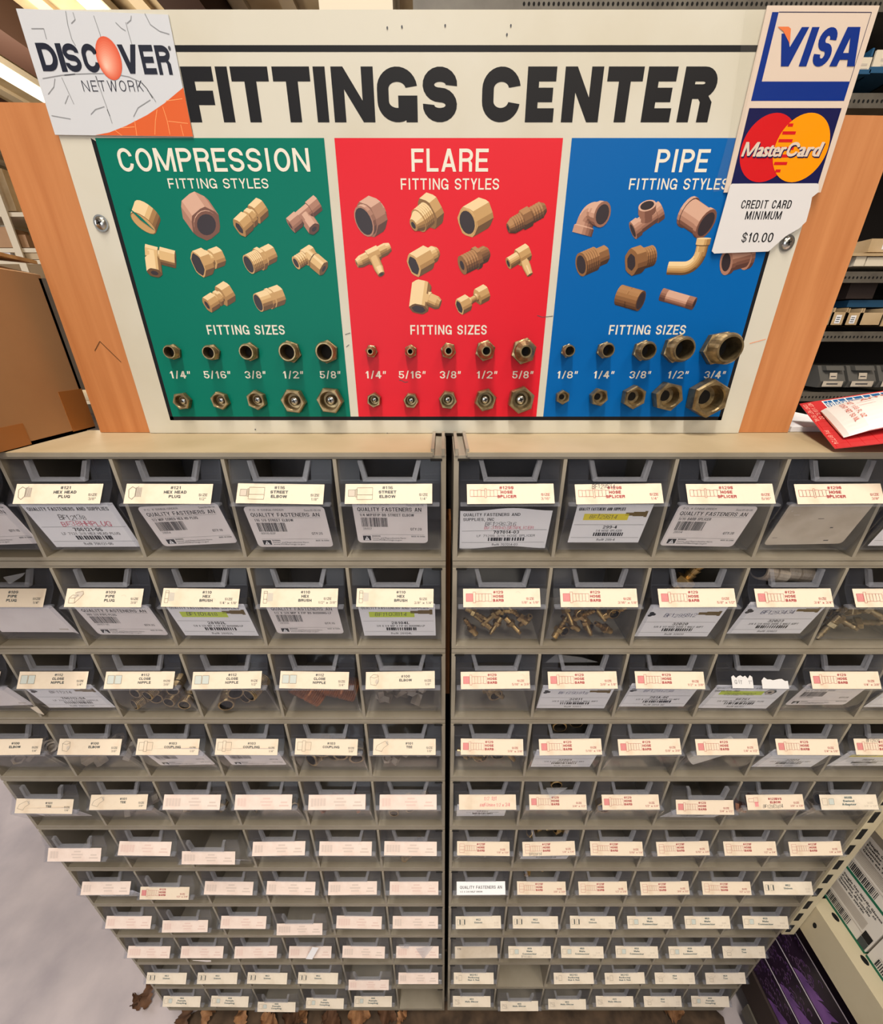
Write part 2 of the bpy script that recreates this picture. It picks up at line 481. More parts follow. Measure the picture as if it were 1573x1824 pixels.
mat('shelf_beige', (206, 194, 164), 0.5, (186, 170, 136), 9, lo=.5, hi=.8)
mat('shelf_steel', (104, 98, 88), 0.5, (84, 78, 70), 20); mat('dark_back', (40, 34, 30), 0.9)
mat('carton_white', (240, 234, 224), 0.6); mat('carton_green', (20, 110, 80), 0.6)
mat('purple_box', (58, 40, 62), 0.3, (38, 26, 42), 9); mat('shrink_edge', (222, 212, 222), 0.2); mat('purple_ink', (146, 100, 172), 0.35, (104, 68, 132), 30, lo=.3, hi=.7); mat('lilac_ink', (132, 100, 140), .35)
mat('box_tan', (204, 178, 140), 0.7, (186, 158, 118), 14); mat('box_white', (226, 214, 192), 0.7); mat('box_dark', (60, 48, 44), 0.7)
mat('bin_blue', (36, 84, 120), 0.5); mat('bin_grey', (96, 94, 90), 0.5); mat('vinyl_blue', (40, 60, 90), .5)
mat('package_red', (196, 52, 54), 0.35); mat('package_blue', (36, 96, 150), 0.4); mat('package_white', (240, 234, 230), 0.35)
mat('package_print', (216, 110, 96), 0.4); mat('pale_red', (246, 176, 160), 0.4)
mat('decal_white', (203, 206, 212), 0.4); mat('decal_orange', (214, 92, 34), 0.4); mat('decal_navy', (22, 26, 44), 0.4)
mat('crack', (140, 142, 146), 0.6); mat('crack_dark', (70, 72, 78), 0.6); mat('crack_orange', (246, 150, 90), 0.6)
for i in range(12): mat('orb_%d' % i, tuple(a + (b_ - a) * i / 11 for a, b_ in zip((216, 92, 62), (246, 190, 168))), 0.4)
mat('card_white', (216, 198, 182), 0.25, coat=.6); mat('card_blue', (0, 44, 130), 0.25, coat=.6); mat('card_orange', (226, 120, 70), 0.25, coat=.6)
mat('card_navy', (16, 20, 74), 0.25, coat=.6); mat('card_red', (206, 22, 30), 0.25, coat=.6); mat('card_amber', (250, 150, 0), 0.25, coat=.6)
mat('note_paper', (214, 212, 212), 0.5)
clear_mat('clear_tape', (0.97, 0.97, 0.96), 0.03, (240, 236, 226), 0.1)
mat('ceiling_cream', (206, 186, 150), 0.7, (178, 154, 116), 3); mat('ceiling_beam', (66, 42, 32), 0.7); mat('ceiling_pale', (216, 198, 168), 0.6)
mat('tube_glow', (255, 240, 212), 0.5, emit=3.0); mat('reflector', (220, 210, 190), .4)
mat('wall_pale', (196, 186, 176), 0.8, (176, 164, 152), 2)
BR = [(96, 66, 36), (128, 92, 52), (160, 120, 70), (190, 150, 96), (214, 178, 124), (232, 204, 156)]
BZ = [(84, 52, 44), (112, 72, 58), (140, 96, 78), (164, 118, 98), (188, 142, 120), (208, 166, 144)]
BD = [(60, 36, 22), (84, 52, 30), (108, 70, 40), (132, 90, 54), (156, 110, 68), (176, 130, 86)]
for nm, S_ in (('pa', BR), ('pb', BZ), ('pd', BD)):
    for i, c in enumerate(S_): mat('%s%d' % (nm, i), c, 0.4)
mat('p_hole', (44, 34, 40), 0.4)

# ------------------------------------------------------------------ the room
def plane_obj(name, pts, m, thick=None):
    mb = MB()
    if thick: 
        P = [Vector(p) for p in pts]; t = Vector(thick)
        mb.hexa([*P, *[p + t for p in P]], m)
    else: mb.poly(pts, m)
    return structure(mb.build(name))
plane_obj('floor', [(-7, -7, 0), (5, -7, 0), (5, 9, 0), (-7, 9, 0)], 'concrete')
plane_obj('wall_back', [(-7, 9, 0), (5, 9, 0), (5, 9, 3.6), (-7, 9, 3.6)], 'wall_pale', (0, .1, 0))
plane_obj('wall_left', [(-7, -7, 0), (-7, 9, 0), (-7, 9, 3.6), (-7, -7, 3.6)], 'wall_pale', (-.1, 0, 0))
plane_obj('wall_right', [(5, -7, 0), (5, 9, 0), (5, 9, 3.6), (5, -7, 3.6)], 'wall_pale', (.1, 0, 0))
mb = MB()
mb.box(-7, -7, 3.50, 5, 9, 3.55, 'ceiling_cream')
x = -6.9
while x < 5:
    mb.box(x, -7, 3.47, x + .10, 9, 3.505, 'ceiling_pale'); x += .34
structure(mb.build('ceiling'))
for i, xb in enumerate((-4.55, -3.22, -1.75, 0.4, 2.2)):
    mb = MB(); mb.box(xb, -7, 3.26, xb + .26, 9, 3.50, 'ceiling_beam'); structure(mb.build('trim_%d' % (i + 1)))
def tube_light(x, y0, y1, label):
    e = empty('ceiling_light', (x, (y0 + y1) / 2, 3.47)); tag(e, label, 'light', 'fluorescent tubes on the ceiling')
    l = (y1 - y0) / 2
    b = MB(); b.prism_x([(-l, 0), (l, 0), (l, -.05), (-l, -.05)], -.06, .06, 'reflector'); b.build('reflector', e)
    b = MB(); b.box(-.05, -l * .97, -.10, .05, l * .97, -.055, 'tube_glow'); b.build('tube', e)
tube_light(-2.32, 2.2, 6.2, 'fluorescent ceiling light glowing just above the orange and white decal')
tube_light(-3.66, 3.7, 4.7, 'fluorescent ceiling light glowing above the orange plywood corner')
tube_light(-0.25, -1.6, -0.3, 'fluorescent ceiling light above the aisle in front of the bins')
tube_light(1.3, -2.2, -1.0, 'fluorescent ceiling light above the aisle near the green cartons')

# ------------------------------------------------------------------ the rack of tip-out bins
PITCHX, GL, GR = 0.1, 0.0025, 0.0095
UW = 0.606
ORD = ['first', 'second', 'third', 'fourth', 'fifth', 'sixth', 'seventh', 'eighth', 'ninth', 'tenth', 'eleventh']
SIDE = {'L': 'under the green panel', 'R': 'under the blue panel'}

def housing_mesh(inner):
    """One grey strip that takes six bins; local x from 0 to UW, z from 0 (bottom) up to HH. inner: which end meets the centre gap."""
    mb = MB()
    y1, t = 0.092, 0.0045
    mb.box(0, y1 - .003, 0, UW, y1, HH - .0004, 'housing_shaded')  # same plastic, painted darker for the shade inside the bins
    mb.box(0, 0.0, 0.0058, UW, y1 - .003, .0096, 'housing')
    mb.box(0.0, 0.0, 0.0, UW, .006, .0046, 'housing')
    mb.box(.0004, .0012, .0046, UW - .0004, .02, .0058, 'housing')
    mb.box(0, .001, HH - .0036, UW, y1 - .003, HH - .0004, 'housing')
    mb.box(0, 0, .0096, t, y1 - .003, HH - .0036, 'housing'); mb.box(UW - t, 0, .0096, UW, y1 - .003, HH - .0036, 'housing')
    xs = (UW - .014, UW - .0035) if inner == 'hi' else (.0035, .014)
    mb.box(xs[0], -.0006, HH - .0052, xs[1], .0, HH - .0030, 'slot')
    return mb
proto = {}
for sd in 'LR':
    for k in range(11):
        x0 = (GL - UW) if sd == 'L' else GR
        z0 = ZTOP - (k + 1) * HH
        if sd not in proto:
            e = housing_mesh('hi' if sd == 'L' else 'lo').build('bin_housing')
            proto[sd] = e
        else:
            e = proto[sd].copy(); COL.objects.link(e)
        e.location = (x0, 0, z0)
        tag(e, 'grey plastic housing strip holding the %s row of bins, %s' % (ORD[k], SIDE[sd]), 'bin housing', 'stacked grey housing strips')
        for j in range(1, 6):
            xd = (GL - j * PITCHX) if sd == 'L' else (GR + j * PITCHX)
            if 'div' not in proto:
                b = MB(); b.box(-.0016, 0.0, .0096, .0016, .089, HH - .0036, 'housing'); d = b.build('divider'); proto['div'] = d
            else:
                d = proto['div'].copy(); COL.objects.link(d)
            d.parent = e; d.location = (xd - x0, 0, 0)
        if k == 0:
            b = MB(); b.box(.012 if sd == 'R' else 0, -.0005, HH - .0004, UW if sd == 'R' else UW - .012, .089, HH + .0030, 'housing_lit_top')  # lid colour lightened to carry the strong light on top
            b.box(.012 if sd == 'R' else 0, -.0008, HH - .0012, UW if sd == 'R' else UW - .012, -.0005, HH + .0024, 'housing')
            b.build('top_lid', e)
            for xa in ((UW - .004, UW - .0135) if sd == 'L' else (.001, .0105)):
                b = MB(); b.box(xa, .0, HH - .0004, xa + .003, .07, HH + .006, 'housing'); b.build('lug', e)

# wooden upright seen in the gap between the two stacks, and the board they hang on
b = MB(); b.box(-.58, .094, .03, .59, .106, 1.283, 'dark_back')
tag(b.build('backing_board'), 'dark board seen through the narrow gap between the two stacks of bins', 'board')
b = MB(); b.box(.0034, .060, .925, .0086, .0915, 1.195, 'plywood')
tag(b.build('wooden_strip'), 'thin orange wood strip standing in the upper gap between the bin stacks', 'wood strip')
b = MB()
b.box(-.60, .02, 0, .612, .09, .0299, 'housing_dark')
tag(b.build('plinth'), 'dark low base under the lowest row of bins', 'base')

BW = 0.0465
def bin_body():
    mb = MB()
    side = [(0, .0955), (-.005, .0745), (-.0165, .0590), (-.0165, .0568), (0.0, 0.0), (.048, .003), (.081, .055), (.079, .0955)]
    side = side[::-1]
    M_ = 'clear_plastic'
    mb.prism_x(side, -BW, -BW + .0014, M_); mb.prism_x(side, BW - .0014, BW, M_)
    i = BW - .0014
    for a, b_ in ((-i, -.0275), (.0275, i)):
        mb.slab((-.0042, .0775), (.0006, .0955), -.0014, a, b_, M_)
    mb.slab((-.005, .0745), (-.0042, .0780), -.0014, -i, i, M_)
    mb.slab((-.0162, .0590), (-.0050, .0745), -.0014, -i, i, M_)
    mb.box(-i, -.0163, .0568, i, -.0105, .0586, 'clear_handle')
    mb.slab((.0015, .002), (-.0120, .0570), -.0014, -i, i, M_)
    mb.slab((.048, .003), (.0015, .002), -.0014, -i, i, M_)
    mb.slab((.0805, .055), (.048, .004), -.0014, -i, i, M_)
    mb.slab((.0785, .0955), (.0805, .055), -.0014, -i, i, M_)
    return mb
def bin_handle():
    mb = MB()
    def piece(xz):   # U shaped finger grip, standing proud of the front
        n = len(xz)
        f = lambda z: -.0042 + (z - .0775) / (.018) * .0048
        V = [(x, f(z) - .0032, z) for x, z in xz] + [(x, f(z) + .001, z) for x, z in xz]
        mb.mesh(V, [tuple(range(n)), tuple(range(2 * n - 1, n - 1, -1))] + [(i, i + n, (i + 1) % n + n, (i + 1) % n) for i in range(n)], 'clear_handle')
    piece([(-.0240, .0775), (-.0202, .0802), (-.0244, .0955), (-.0285, .0955)])
    piece([(.0285, .0955), (.0244, .0955), (.0202, .0802), (.0240, .0775)])
    piece([(-.0240, .0775), (.0240, .0775), (.0202, .0802), (-.0202, .0802)])
    return mb

# ---- printed cards on the bins
LW, LH = 0.0788, 0.0186
LA = Vector((0, -.0166, .0593)); LB = Vector((0, -.0055, .0746))
LF = Frame(LA + (LB - LA) * .02 + Vector((0, -.0003, 0)), (1, 0, 0), LB - LA, .00010)
INK = {'g': 'grey_print', 'r': 'red_print', 't': 'teal_print'}

def icon(mb, F, kind, c):
    ln = 'redline_print' if c == 'r' else 'line_print'
    t = .0003
    x0, y = -.0365, .0100
    def bx(a, b_, c_, d, fill=None):
        if fill: rect(mb, F, a, b_, c_, d, fill, 1)
        line(mb, F, [(a, b_), (c_, b_), (c_, d), (a, d), (a, b_)], t, ln, 2)
    if kind == 'plug':
        pol(mb, F, [(x0 + .006, y - .004), (x0 + .012, y - .0035), (x0 + .012, y + .005), (x0 + .006, y + .0055)], 'faint_grey', 1)
        for i in range(5): seg(mb, F, x0 + .007 + i * .0011, y - .0037, x0 + .007 + i * .0011, y + .005, .0003, ln, 2)
        line(mb, F, [(x0 + .001, y - .004), (x0 + .004, y - .006), (x0 + .0065, y - .003), (x0 + .0065, y + .004), (x0 + .003, y + .0058), (x0, y + .003), (x0 + .001, y - .004)], .0004, ln, 2)
        line(mb, F, [(x0 + .0065, y + .004), (x0 + .009, y + .0062)], .0003, ln, 2)
    elif kind == 'street':
        bx(x0, y - .003, x0 + .006, y + .003, 'faint_grey'); bx(x0 + .0066, y - .0036, x0 + .0075, y + .0036)
        bx(x0 + .008, y - .006, x0 + .022, y + .005); seg(mb, F, x0 + .008, y - .0016, x0 + .022, y - .0016, t, ln, 2)
    elif kind == 'splicer':
        for i in range(4): bx(x0 + i * .0033, y - .003, x0 + i * .0033 + .0033, y + .003 - .0003 * (i % 2))
        bx(x0 + .0132, y - .0042, x0 + .0148, y + .0042)
        for i in range(4): bx(x0 + .0148 + i * .0033, y - .003, x0 + .0181 + i * .0033, y + .003 - .0003 * (i % 2))
    elif kind == 'barb':
        bx(x0, y - .0042, x0 + .0068, y + .0036, 'pink_print')
        for i in range(6): seg(mb, F, x0 + .0006 + i * .0011, y - .004, x0 + .0006 + i * .0011, y + .0034, .0003, 'redline_print', 2)
        bx(x0 + .0072, y - .0056, x0 + .0098, y + .0052)
        for i in range(5): bx(x0 + .0098 + i * .0033, y - .0042 + .0004 * (i % 2), x0 + .0131 + i * .0033, y + .0034)
    elif kind == 'barbf':
        bx(x0 + .001, y - .0062, x0 + .008, y + .0052); line(mb, F, [(x0 + .001, y - .0025), (x0 + .008, y - .0025)], t, ln, 2); line(mb, F, [(x0 + .001, y + .002), (x0 + .008, y + .002)], t, ln, 2)
        for i in range(5): bx(x0 + .009 + i * .0034, y - .0036, x0 + .0124 + i * .0034, y + .003)
    elif kind == 'pipeplug':
        pol(mb, F, [(x0 + .005, y - .001), (x0 + .013, y + .001), (x0 + .015, y + .005), (x0 + .008, y + .006)], 'faint_grey', 1)
        bx(x0 + .001, y - .006, x0 + .007, y - .001); line(mb, F, [(x0 + .001, y - .001), (x0 + .004, y + .002), (x0 + .010, y + .002), (x0 + .007, y - .001)], t, ln, 2)
        line(mb, F, [(x0 + .007, y - .006), (x0 + .010, y - .003), (x0 + .015, y + .003), (x0 + .014, y + .006), (x0 + .006, y + .004)], t, ln, 2)
    elif kind == 'brush':
        pol(mb, F, [(x0 + .004, y - .0045), (x0 + .0095, y - .004), (x0 + .0095, y + .004), (x0 + .004, y + .0045)], 'faint_grey', 1)
        for i in range(4): seg(mb, F, x0 + .005 + i * .0013, y - .0042, x0 + .005 + i * .0013, y + .0042, t, 'blue_line', 2)
        bx(x0, y - .006, x0 + .0035, y - .002); bx(x0, y - .002, x0 + .0035, y + .004); bx(x0, y + .004, x0 + .0035, y + .006)
    elif kind == 'nipple':
        bx(x0, y - .0045, x0 + .0075, y + .0045, 'blue_line'); bx(x0 + .0085, y - .0045, x0 + .016, y + .0045, 'blue_line')
    elif kind in ('elbow', 'tee'):
        if kind == 'elbow':
            line(mb, F, [(x0 + .003, y - .005), (x0 + .002, y + .003), (x0 + .006, y + .006), (x0 + .011, y + .005), (x0 + .012, y - .001), (x0 + .009, y - .006), (x0 + .003, y - .005)], t, ln, 2)
            disc(mb, F, x0 + .0098, y - .002, .002, .0026, 'faint_grey', 1, 12); line(mb, F, [(x0 + .002, y + .003), (x0 + .007, y + .002), (x0 + .012, y + .004)], t, ln, 2)
        else:
            line(mb, F, [(x0, y - .004), (x0 + .002, y + .001), (x0 + .012, y + .006), (x0 + .016, y + .002), (x0 + .010, y - .002), (x0 + .008, y - .006), (x0, y - .004)], t, ln, 2)
            disc(mb, F, x0 + .0145, y + .004, .0016, .0024, 'faint_grey', 1, 12)
    elif kind == 'coupling':
        bx(x0, y - .0045, x0 + .006, y + .0045); bx(x0 + .006, y - .006, x0 + .010, y + .006); bx(x0 + .010, y - .0045, x0 + .017, y + .0045)
    elif kind == 'union':
        for a in (0, .008): bx(x0 + a, y - .004, x0 + a + .0055, y + .004); rect(mb, F, x0 + a + .0038, y - .0035, x0 + a + .0055, y + .0035, 'grey_print', 1)
    elif kind == 'male':
        bx(x0, y - .004, x0 + .007, y + .004); rect(mb, F, x0 + .009, y - .0036, x0 + .016, y + .0036, 'faint_grey' if c == 'f' else 'blue_line', 1); bx(x0 + .009, y - .0036, x0 + .016, y + .0036)
    elif kind == 'melbow':
        for i in range(3): seg(mb, F, x0 + i * .003, y + .004 - i * .002, x0 + .007 + i * .003, y - .003 - i * .001, .0007, 'faint_grey', 1)
        bx(x0 + .002, y - .005, x0 + .010, y + .002)
    elif kind == 'xtee':
        line(mb, F, [(x0, y + .004), (x0 + .004, y), (x0 + .008, y + .003), (x0 + .013, y), (x0 + .017, y + .004)], .0006, 'faint_grey', 1); bx(x0 + .005, y - .006, x0 + .012, y - .001)
    elif kind == 'velbow':
        bx(x0, y, x0 + .007, y + .004); rect(mb, F, x0 + .008, y - .006, x0 + .013, y, 'pink_print', 1); bx(x0 + .007, y - .001, x0 + .013, y + .005)
    elif kind == 'rednut':
        disc(mb, F, x0 + .003, y, .002, .003, 'faint_grey', 1, 12); bx(x0 + .007, y - .004, x0 + .013, y + .004)

RND = random.Random(7)
def label_mesh(sp):
    """sp: dict with num, lines, size, c(olour), icon, hand, look."""
    mb = MB()
    F = LF.sub(RND.uniform(-.0012, .0012), 0, RND.uniform(-.8, .8))
    look = sp.get('look', 'print')
    c = sp.get('c', 'g')
    paper = {'print': 'label_paper', 'faded': 'faded_paper', 'teal': 'teal_paper', 'white': 'white_paper', 'blank': 'old_paper'}.get(look, 'label_paper')
    w2 = LW / 2
    if look == 'torn':
        for xa, xb, top in ((-.030, -.006, .0125), (.004, .034, .0110)):
            P = [(xa, .0004), (xb, .0004)]
            n = 9
            for i in range(n + 1): P.append((xb + (xa - xb) * i / n, top + RND.uniform(-.0022, .0022)))
            pol(mb, F, P, 'note_paper', 0)
        text(mb, F, 'G IT', -.027, .005, .004, 'pencil', cond=.6, wt=.1, L=1, jitter=.1, rnd=RND); text(mb, F, '1"', -.011, .005, .004, 'pencil', cond=.6, wt=.1, L=1)
        return mb
    rect(mb, F, -w2, 0, w2, LH, paper, 0)
    # the card has an edge
    ink = INK.get(c, 'faint_print')
    if look == 'white':
        text(mb, F, 'QUALITY FASTENERS AN', -.034, .0085, .0042, 'tag_print', width=.068, wt=.16, L=1)
        text(mb, F, sp['lines'][0], -.034, .0035, .0022, 'tag_print', width=.036, wt=.2, L=1)
        return mb
    if look in ('faded', 'blank'):
        if look == 'faded':
            q = 'faint_print' if RND.random() < .6 else 'ghost_print'
            for i in range(RND.randint(3, 5)): rect(mb, F, -.036 + i * .0042, .004 + RND.uniform(0, .001), -.0325 + i * .0042, .014, q, 1)
            for yy, ww in ((.0125, .010), (.0085, .017), (.0045, .013)):
                rect(mb, F, .004 - ww / 2, yy, .004 + ww / 2, yy + .0022, q, 1)
            rect(mb, F, .024, .008, .033, .010, q, 1); rect(mb, F, .022, .004, .035, .006, q, 1)
        elif sp.get('lines'):
            text(mb, F, sp['lines'][0], -.035, .013, .003, 'tag_print', cond=.6, L=1)
    else:
        icon(mb, F, sp.get('icon'), c)
        cx = sp.get('cx', .006 if c == 'g' and sp.get('icon') not in ('street',) else .0)
        if sp.get('icon') in ('barb', 'splicer', 'barbf'): cx = -.0035
        if sp.get('icon') == 'street': cx = -.001
        n = len(sp['lines'])
        y = .0136 if n == 2 else .0120 if n == 1 else .0143
        hh = .0027
        if sp.get('num'):
            text(mb, F, sp['num'], cx, y, hh, ink, cond=.95, wt=.25, align='c', L=2); y -= .0041
        for ln in sp['lines']:
            text(mb, F, ln, cx, y, hh, ink, cond=.95, wt=.25, align='c', L=2); y -= .0041
        if sp.get('size'):
            ys = .0072
            si = ink if c == 'r' else ('grey_print' if c == 'g' else 'faint_grey')
            sx = .0315 if len(sp['size']) < 6 else .029
            text(mb, F, 'SIZE', sx, ys, .0023, si, cond=.95, wt=.16, align='c', L=2)
            text(mb, F, sp['size'], sx, ys - .0038, .0024, si, cond=.8, wt=.15, align='c', L=2)
    if sp.get('hand'):
        s, x, y, h, m = sp['hand']
        text(mb, F, s, x, y, h, m, cond=.62, wt=.09, shear=.15, L=3, jitter=.09, rnd=RND)
    if RND.random() < .3:
        a, b = RND.uniform(-.03, .03), RND.uniform(.003, .015)
        line(mb, F, [(a, b), (a + .003, b + .001), (a + .005, b - .001)], .00025, 'faint_grey', 2)
    return mb

def P_(num, lines, size, c='g', icon=None, **k):
    return dict(num=num, lines=lines.split('|'), size=size, c=c, icon=icon, **k)
HB = lambda s, **k: P_('#129', 'HOSE|BARB', s, 'r', 'barb', **k)
HF = lambda s, **k: P_('#129F', 'HOSE|BARB', s, 'r', 'barbf', **k)
FD = lambda **k: dict(look='faded', lines=[], c='f', **k)
T_ = lambda num, l, s, ic, **k: P_(num, l, s, 't', ic, look='teal', **k)
BL = lambda **k: dict(look='blank', lines=k.pop('lines', []), c='f', **k)
LAB = {
 ('L', 1): [P_('#116', 'STREET|ELBOW', '1/4"', icon='street'), P_('#116', 'STREET|ELBOW', '1/8"', icon='street'), P_('#121', 'HEX HEAD|PLUG', '1/2"', icon='plug'), P_('#121', 'HEX HEAD|PLUG', '3/8"', icon='plug'), BL(), BL()],
 ('L', 2): [P_('#110', 'HEX|BRUSH', '3/8" x 1/4"', icon='brush'), P_('#110', 'HEX|BRUSH', '1/2" x 3/8"', icon='brush'), P_('#110', 'HEX|BRUSH', '1/4" x 1/8"', icon='brush'), P_('#109', 'PIPE|PLUG', '3/8"', icon='pipeplug'), P_('#109', 'PIPE|PLUG', '1/4"', icon='pipeplug'), BL()],
 ('L', 3): [P_('#100', 'ELBOW', '1/8"', icon='elbow'), P_('#112', 'CLOSE|NIPPLE', '3/4"', icon='nipple'), P_('#112', 'CLOSE|NIPPLE', '1/2"', icon='nipple'), P_('#112', 'CLOSE|NIPPLE', '3/8"', icon='nipple'), P_('#112', 'CLOSE|NIPPLE', '1/4"', icon='nipple'), BL()],
 ('L', 4): [P_('#101', 'TEE', '1/8"', icon='tee'), P_('#103', 'COUPLING', '3/8"', icon='coupling'), P_('#103', 'COUPLING', '1/4"', icon='coupling'), P_('#103', 'COUPLING', '1/8"', icon='coupling'), P_('#100', 'ELBOW', '3/8"', icon='elbow'), P_('#100', 'ELBOW', '1/4"', icon='elbow')],
 ('L', 5): [FD(), FD(), FD(), FD(), P_('#101', 'TEE', '3/8"', icon='tee'), P_('#101', 'TEE', '1/4"', icon='tee', tilt=4)],
 ('L', 6): [FD(), FD(), FD(), FD(tilt=9), FD(), FD(tilt=6)],
 ('L', 7): [FD(), FD(), FD(), FD(), HB('1/2" x 3/4"', tilt=5), FD()],
 ('L', 8): [FD(), FD(), FD(tilt=7), FD(), FD(tilt=4), FD()],
 ('L', 9): [FD() for i in range(6)],
 ('L', 10): [FD(), FD(tilt=7), T_('#62', 'Union', '', 'union'), T_('#62', 'Union', '', 'union'), T_('#62', 'Union', '', 'union'), T_('#62', 'Union', '', 'union')],
 ('L', 11): [None, T_('#66', 'Female|Coupling', '', 'male'), T_('#66', 'Female|Coupling', '', 'male', tilt=2), T_('#66', 'Female|Coupling', '', 'male', tilt=6), T_('#66', 'Female|Coupling', '', 'male'), T_('#66', 'Female|Coupling', '', 'male')],
 ('R', 1): [P_('#129S', 'HOSE|SPLICER', '3/16"', 'r', 'splicer'), P_('#129S', 'HOSE|SPLICER', '1/4"', 'r', 'splicer', hand=('BF129S14', -.024, .0145, .0040, 'pencil')), P_('#129S', 'HOSE|SPLICER', '5/16"', 'r', 'splicer'), P_('#129S', 'HOSE|SPLICER', '3/8"', 'r', 'splicer'), BL(), BL()],
 ('R', 2): [HB('1/8" x 1/8"'), HB('3/16" x 1/8"'), HB('5/8" x 1/2"'), HB('3/4" x 3/4"'), HB(''), BL()],
 ('R', 3): [HB('5/16" x 3/8"'), HB('3/8" x 1/8"'), HB('1/2" x 3/8"'), dict(look='torn', lines=[]), HB('1/4" x 3/8"'), BL()],
 ('R', 4): [HB('3/8" x 3/8"'), HB('5/16" x 1/8"'), HB('5/8" x 3/8"'), HB('1/4" x 1/2"'), HB('1/4" x 1/8"'), HB('', hand=('BF1293S', -.024, .0148, .0036, 'pencil'))],
 ('R', 5): [dict(look='hand', lines=[], c='f', hand=('1/2 101', -.005, .0115, .0045, 'red_pen'), hand2=('Half-Union 1/2 x 3/4', -.010, .004, .0042, 'red_pen')), HB('3/4" x 1/2"'), HB('1/2" x 3/4"'), HB('3/4" x 1/2"', tilt=5), P_('#129BVS', 'ELBOW', '3/8" x 1/4"', 'r', 'velbow', hand=('BF129E3814', -.018, .0022, .0042, 'pencil')), T_('#68B', 'Swivel|Adapter', '3/8" x 1/8"', 'male')],
 ('R', 6): [HF('1/8" x 1/8"'), HF('1/4" x 1/4"', hand=('BF129F14', -.030, .0008, .0036, 'pencil')), HF('5/16" x 1/4"'), HF('5/16" x 3/8"'), HF('1/2" x 1/4"'), HF('1/4" x 3/8"')],
 ('R', 7): [dict(look='white', lines=['1/2 X 3/8 HALF UNION']), HF('3/8" x 3/8"'), HF('1/2" x 3/8"'), HF('3/8" x 1/2"'), HF('1/2" x 1/2"'), T_('#62', 'Union', '1/8"', 'union')],
 ('R', 8): [T_('#62', 'Union', '3/16"', 'union'), T_('#62', 'Union', '1/4"', 'union'), T_('#62', 'Union', '5/16"', 'union'), T_('#68', 'Male|Connector', '1/4" x 1/8"', 'male'), T_('#68', 'Male|Connector', '1/4" x 1/4"', 'male'), T_('#68', 'Male|Connector', '3/8" x 1/4"', 'male')],
 ('R', 9): [BL(lines=['7/18']), T_('#68', 'Male|Connector', '3/8" x 1/2"', 'male', hand=('BF683812', -.016, .0008, .0036, 'pencil')), T_('#68', 'Male|Connector', '3/8" x 3/8"', 'male'), T_('#68', 'Male|Connector', '1/2" x 1/2"', 'male'), T_('#68', 'Male|Connector', '1/2" x 3/8"', 'male'), T_('#64', 'Tee', '1/4"', 'xtee')],
 ('R', 10): [T_('#62-62', 'Reducing|Nut & Nut', '', 'rednut'), None, T_('#62-62', 'Reducing|Nut & Nut', '', 'rednut'), T_('#62-62', 'Reducing|Nut & Nut', '', 'rednut'), T_('#64', 'Tee', '3/8"', 'xtee'), T_('#64', 'Tee', '1/2"', 'xtee')],
 ('R', 11): [T_('#69', 'Male Elbow', '', 'melbow'), T_('#69', 'Male Elbow', '', 'melbow', tilt=5), T_('#69', 'Male Elbow', '', 'melbow', tilt=3), T_('#69', 'Male Elbow', '', 'melbow'), T_('#64', 'Tee', '3/16"', 'xtee'), T_('#66', 'Female|Coupling', '', 'male')],
}
OUT = {('L', 1, 6), ('L', 2, 6), ('R', 1, 6), ('R', 2, 6)}       # wholly outside the frame
BODY = HANDLE = None
BINS = {}
NTH = ['nearest the gap', 'second from the gap', 'third from the gap', 'fourth from the gap', 'fifth from the gap', 'at the outer end']
def bin_pivot(sd, k, j):
    xc = (GL - (j - .5) * PITCHX) if sd == 'L' else (GR + (j - .5) * PITCHX)
    if j == 1: xc += -.001 if sd == 'L' else .001
    return Vector((xc, .0028, ZTOP - (k - 1) * HH - .1005))
texts = {}
for (sd, k), row in LAB.items():
    for sp in row:
        if sp and sp.get('num'):
            key = (sp['num'], tuple(sp['lines']), sp['size']); texts[key] = texts.get(key, 0) + 1
def n_words(t): return len(re.findall(r"[A-Za-z0-9][A-Za-z0-9'-]*", t))
def bin_name(sp):
    if sp.get('num'):
        return ' '.join([sp['num'], *sp['lines']] + ([sp['size']] if sp['size'] else []))
    return None
for (sd, k), row in LAB.items():
    for j, sp in enumerate(row, 1):
        if sp is None or (sd, k, j) in OUT: continue
        p = bin_pivot(sd, k, j)
        e = empty('tip_out_bin', p, (math.radians(sp.get('tilt', 0)), 0, math.radians(RND.uniform(-.25, .25))))
        BINS[sd, k, j] = e
        key = (sp.get('num'), tuple(sp['lines']), sp.get('size'))
        place = 'row %d %s' % (k, SIDE[sd].replace('the ', ''))
        if sp.get('num'):
            lab = 'bin marked ' + bin_name(sp)
            if texts[key] > 1 or len(lab.split()) < 5: lab += ', ' + place + ', ' + NTH[j - 1].replace('the ', '')
        else:
            d = {'faded': 'faded pink label', 'blank': 'plain old label', 'torn': 'torn label', 'white': 'white shop sticker label', 'hand': 'red handwritten label'}[sp['look']]
            lab = 'clear bin with %s, %s, %s' % (d, place, NTH[j - 1])
        if n_words(lab) > 16 and sp.get('num'):
            lab = 'bin ' + ' '.join([*sp['lines'], sp['size']]) + ', ' + NTH[j - 1].replace('the ', '') + ', ' + place
        tag(e, lab, 'bin', 'clear tip-out bins in the racks')
        if BODY is None:
            BODY = bin_body().build('bin_body', e); HANDLE = bin_handle().build('handle', e)
        else:
            for q in (BODY, HANDLE):
                c = q.copy(); COL.objects.link(c); c.parent = e
        mb = label_mesh(sp)
        if sp.get('hand2'):
            s, x, y, h, m = sp['hand2']; text(mb, LF, s, x, y, h, m, cond=.5, wt=.09, shear=.15, L=3, jitter=.09, rnd=RND)
        lo = mb.build('label_card', e)

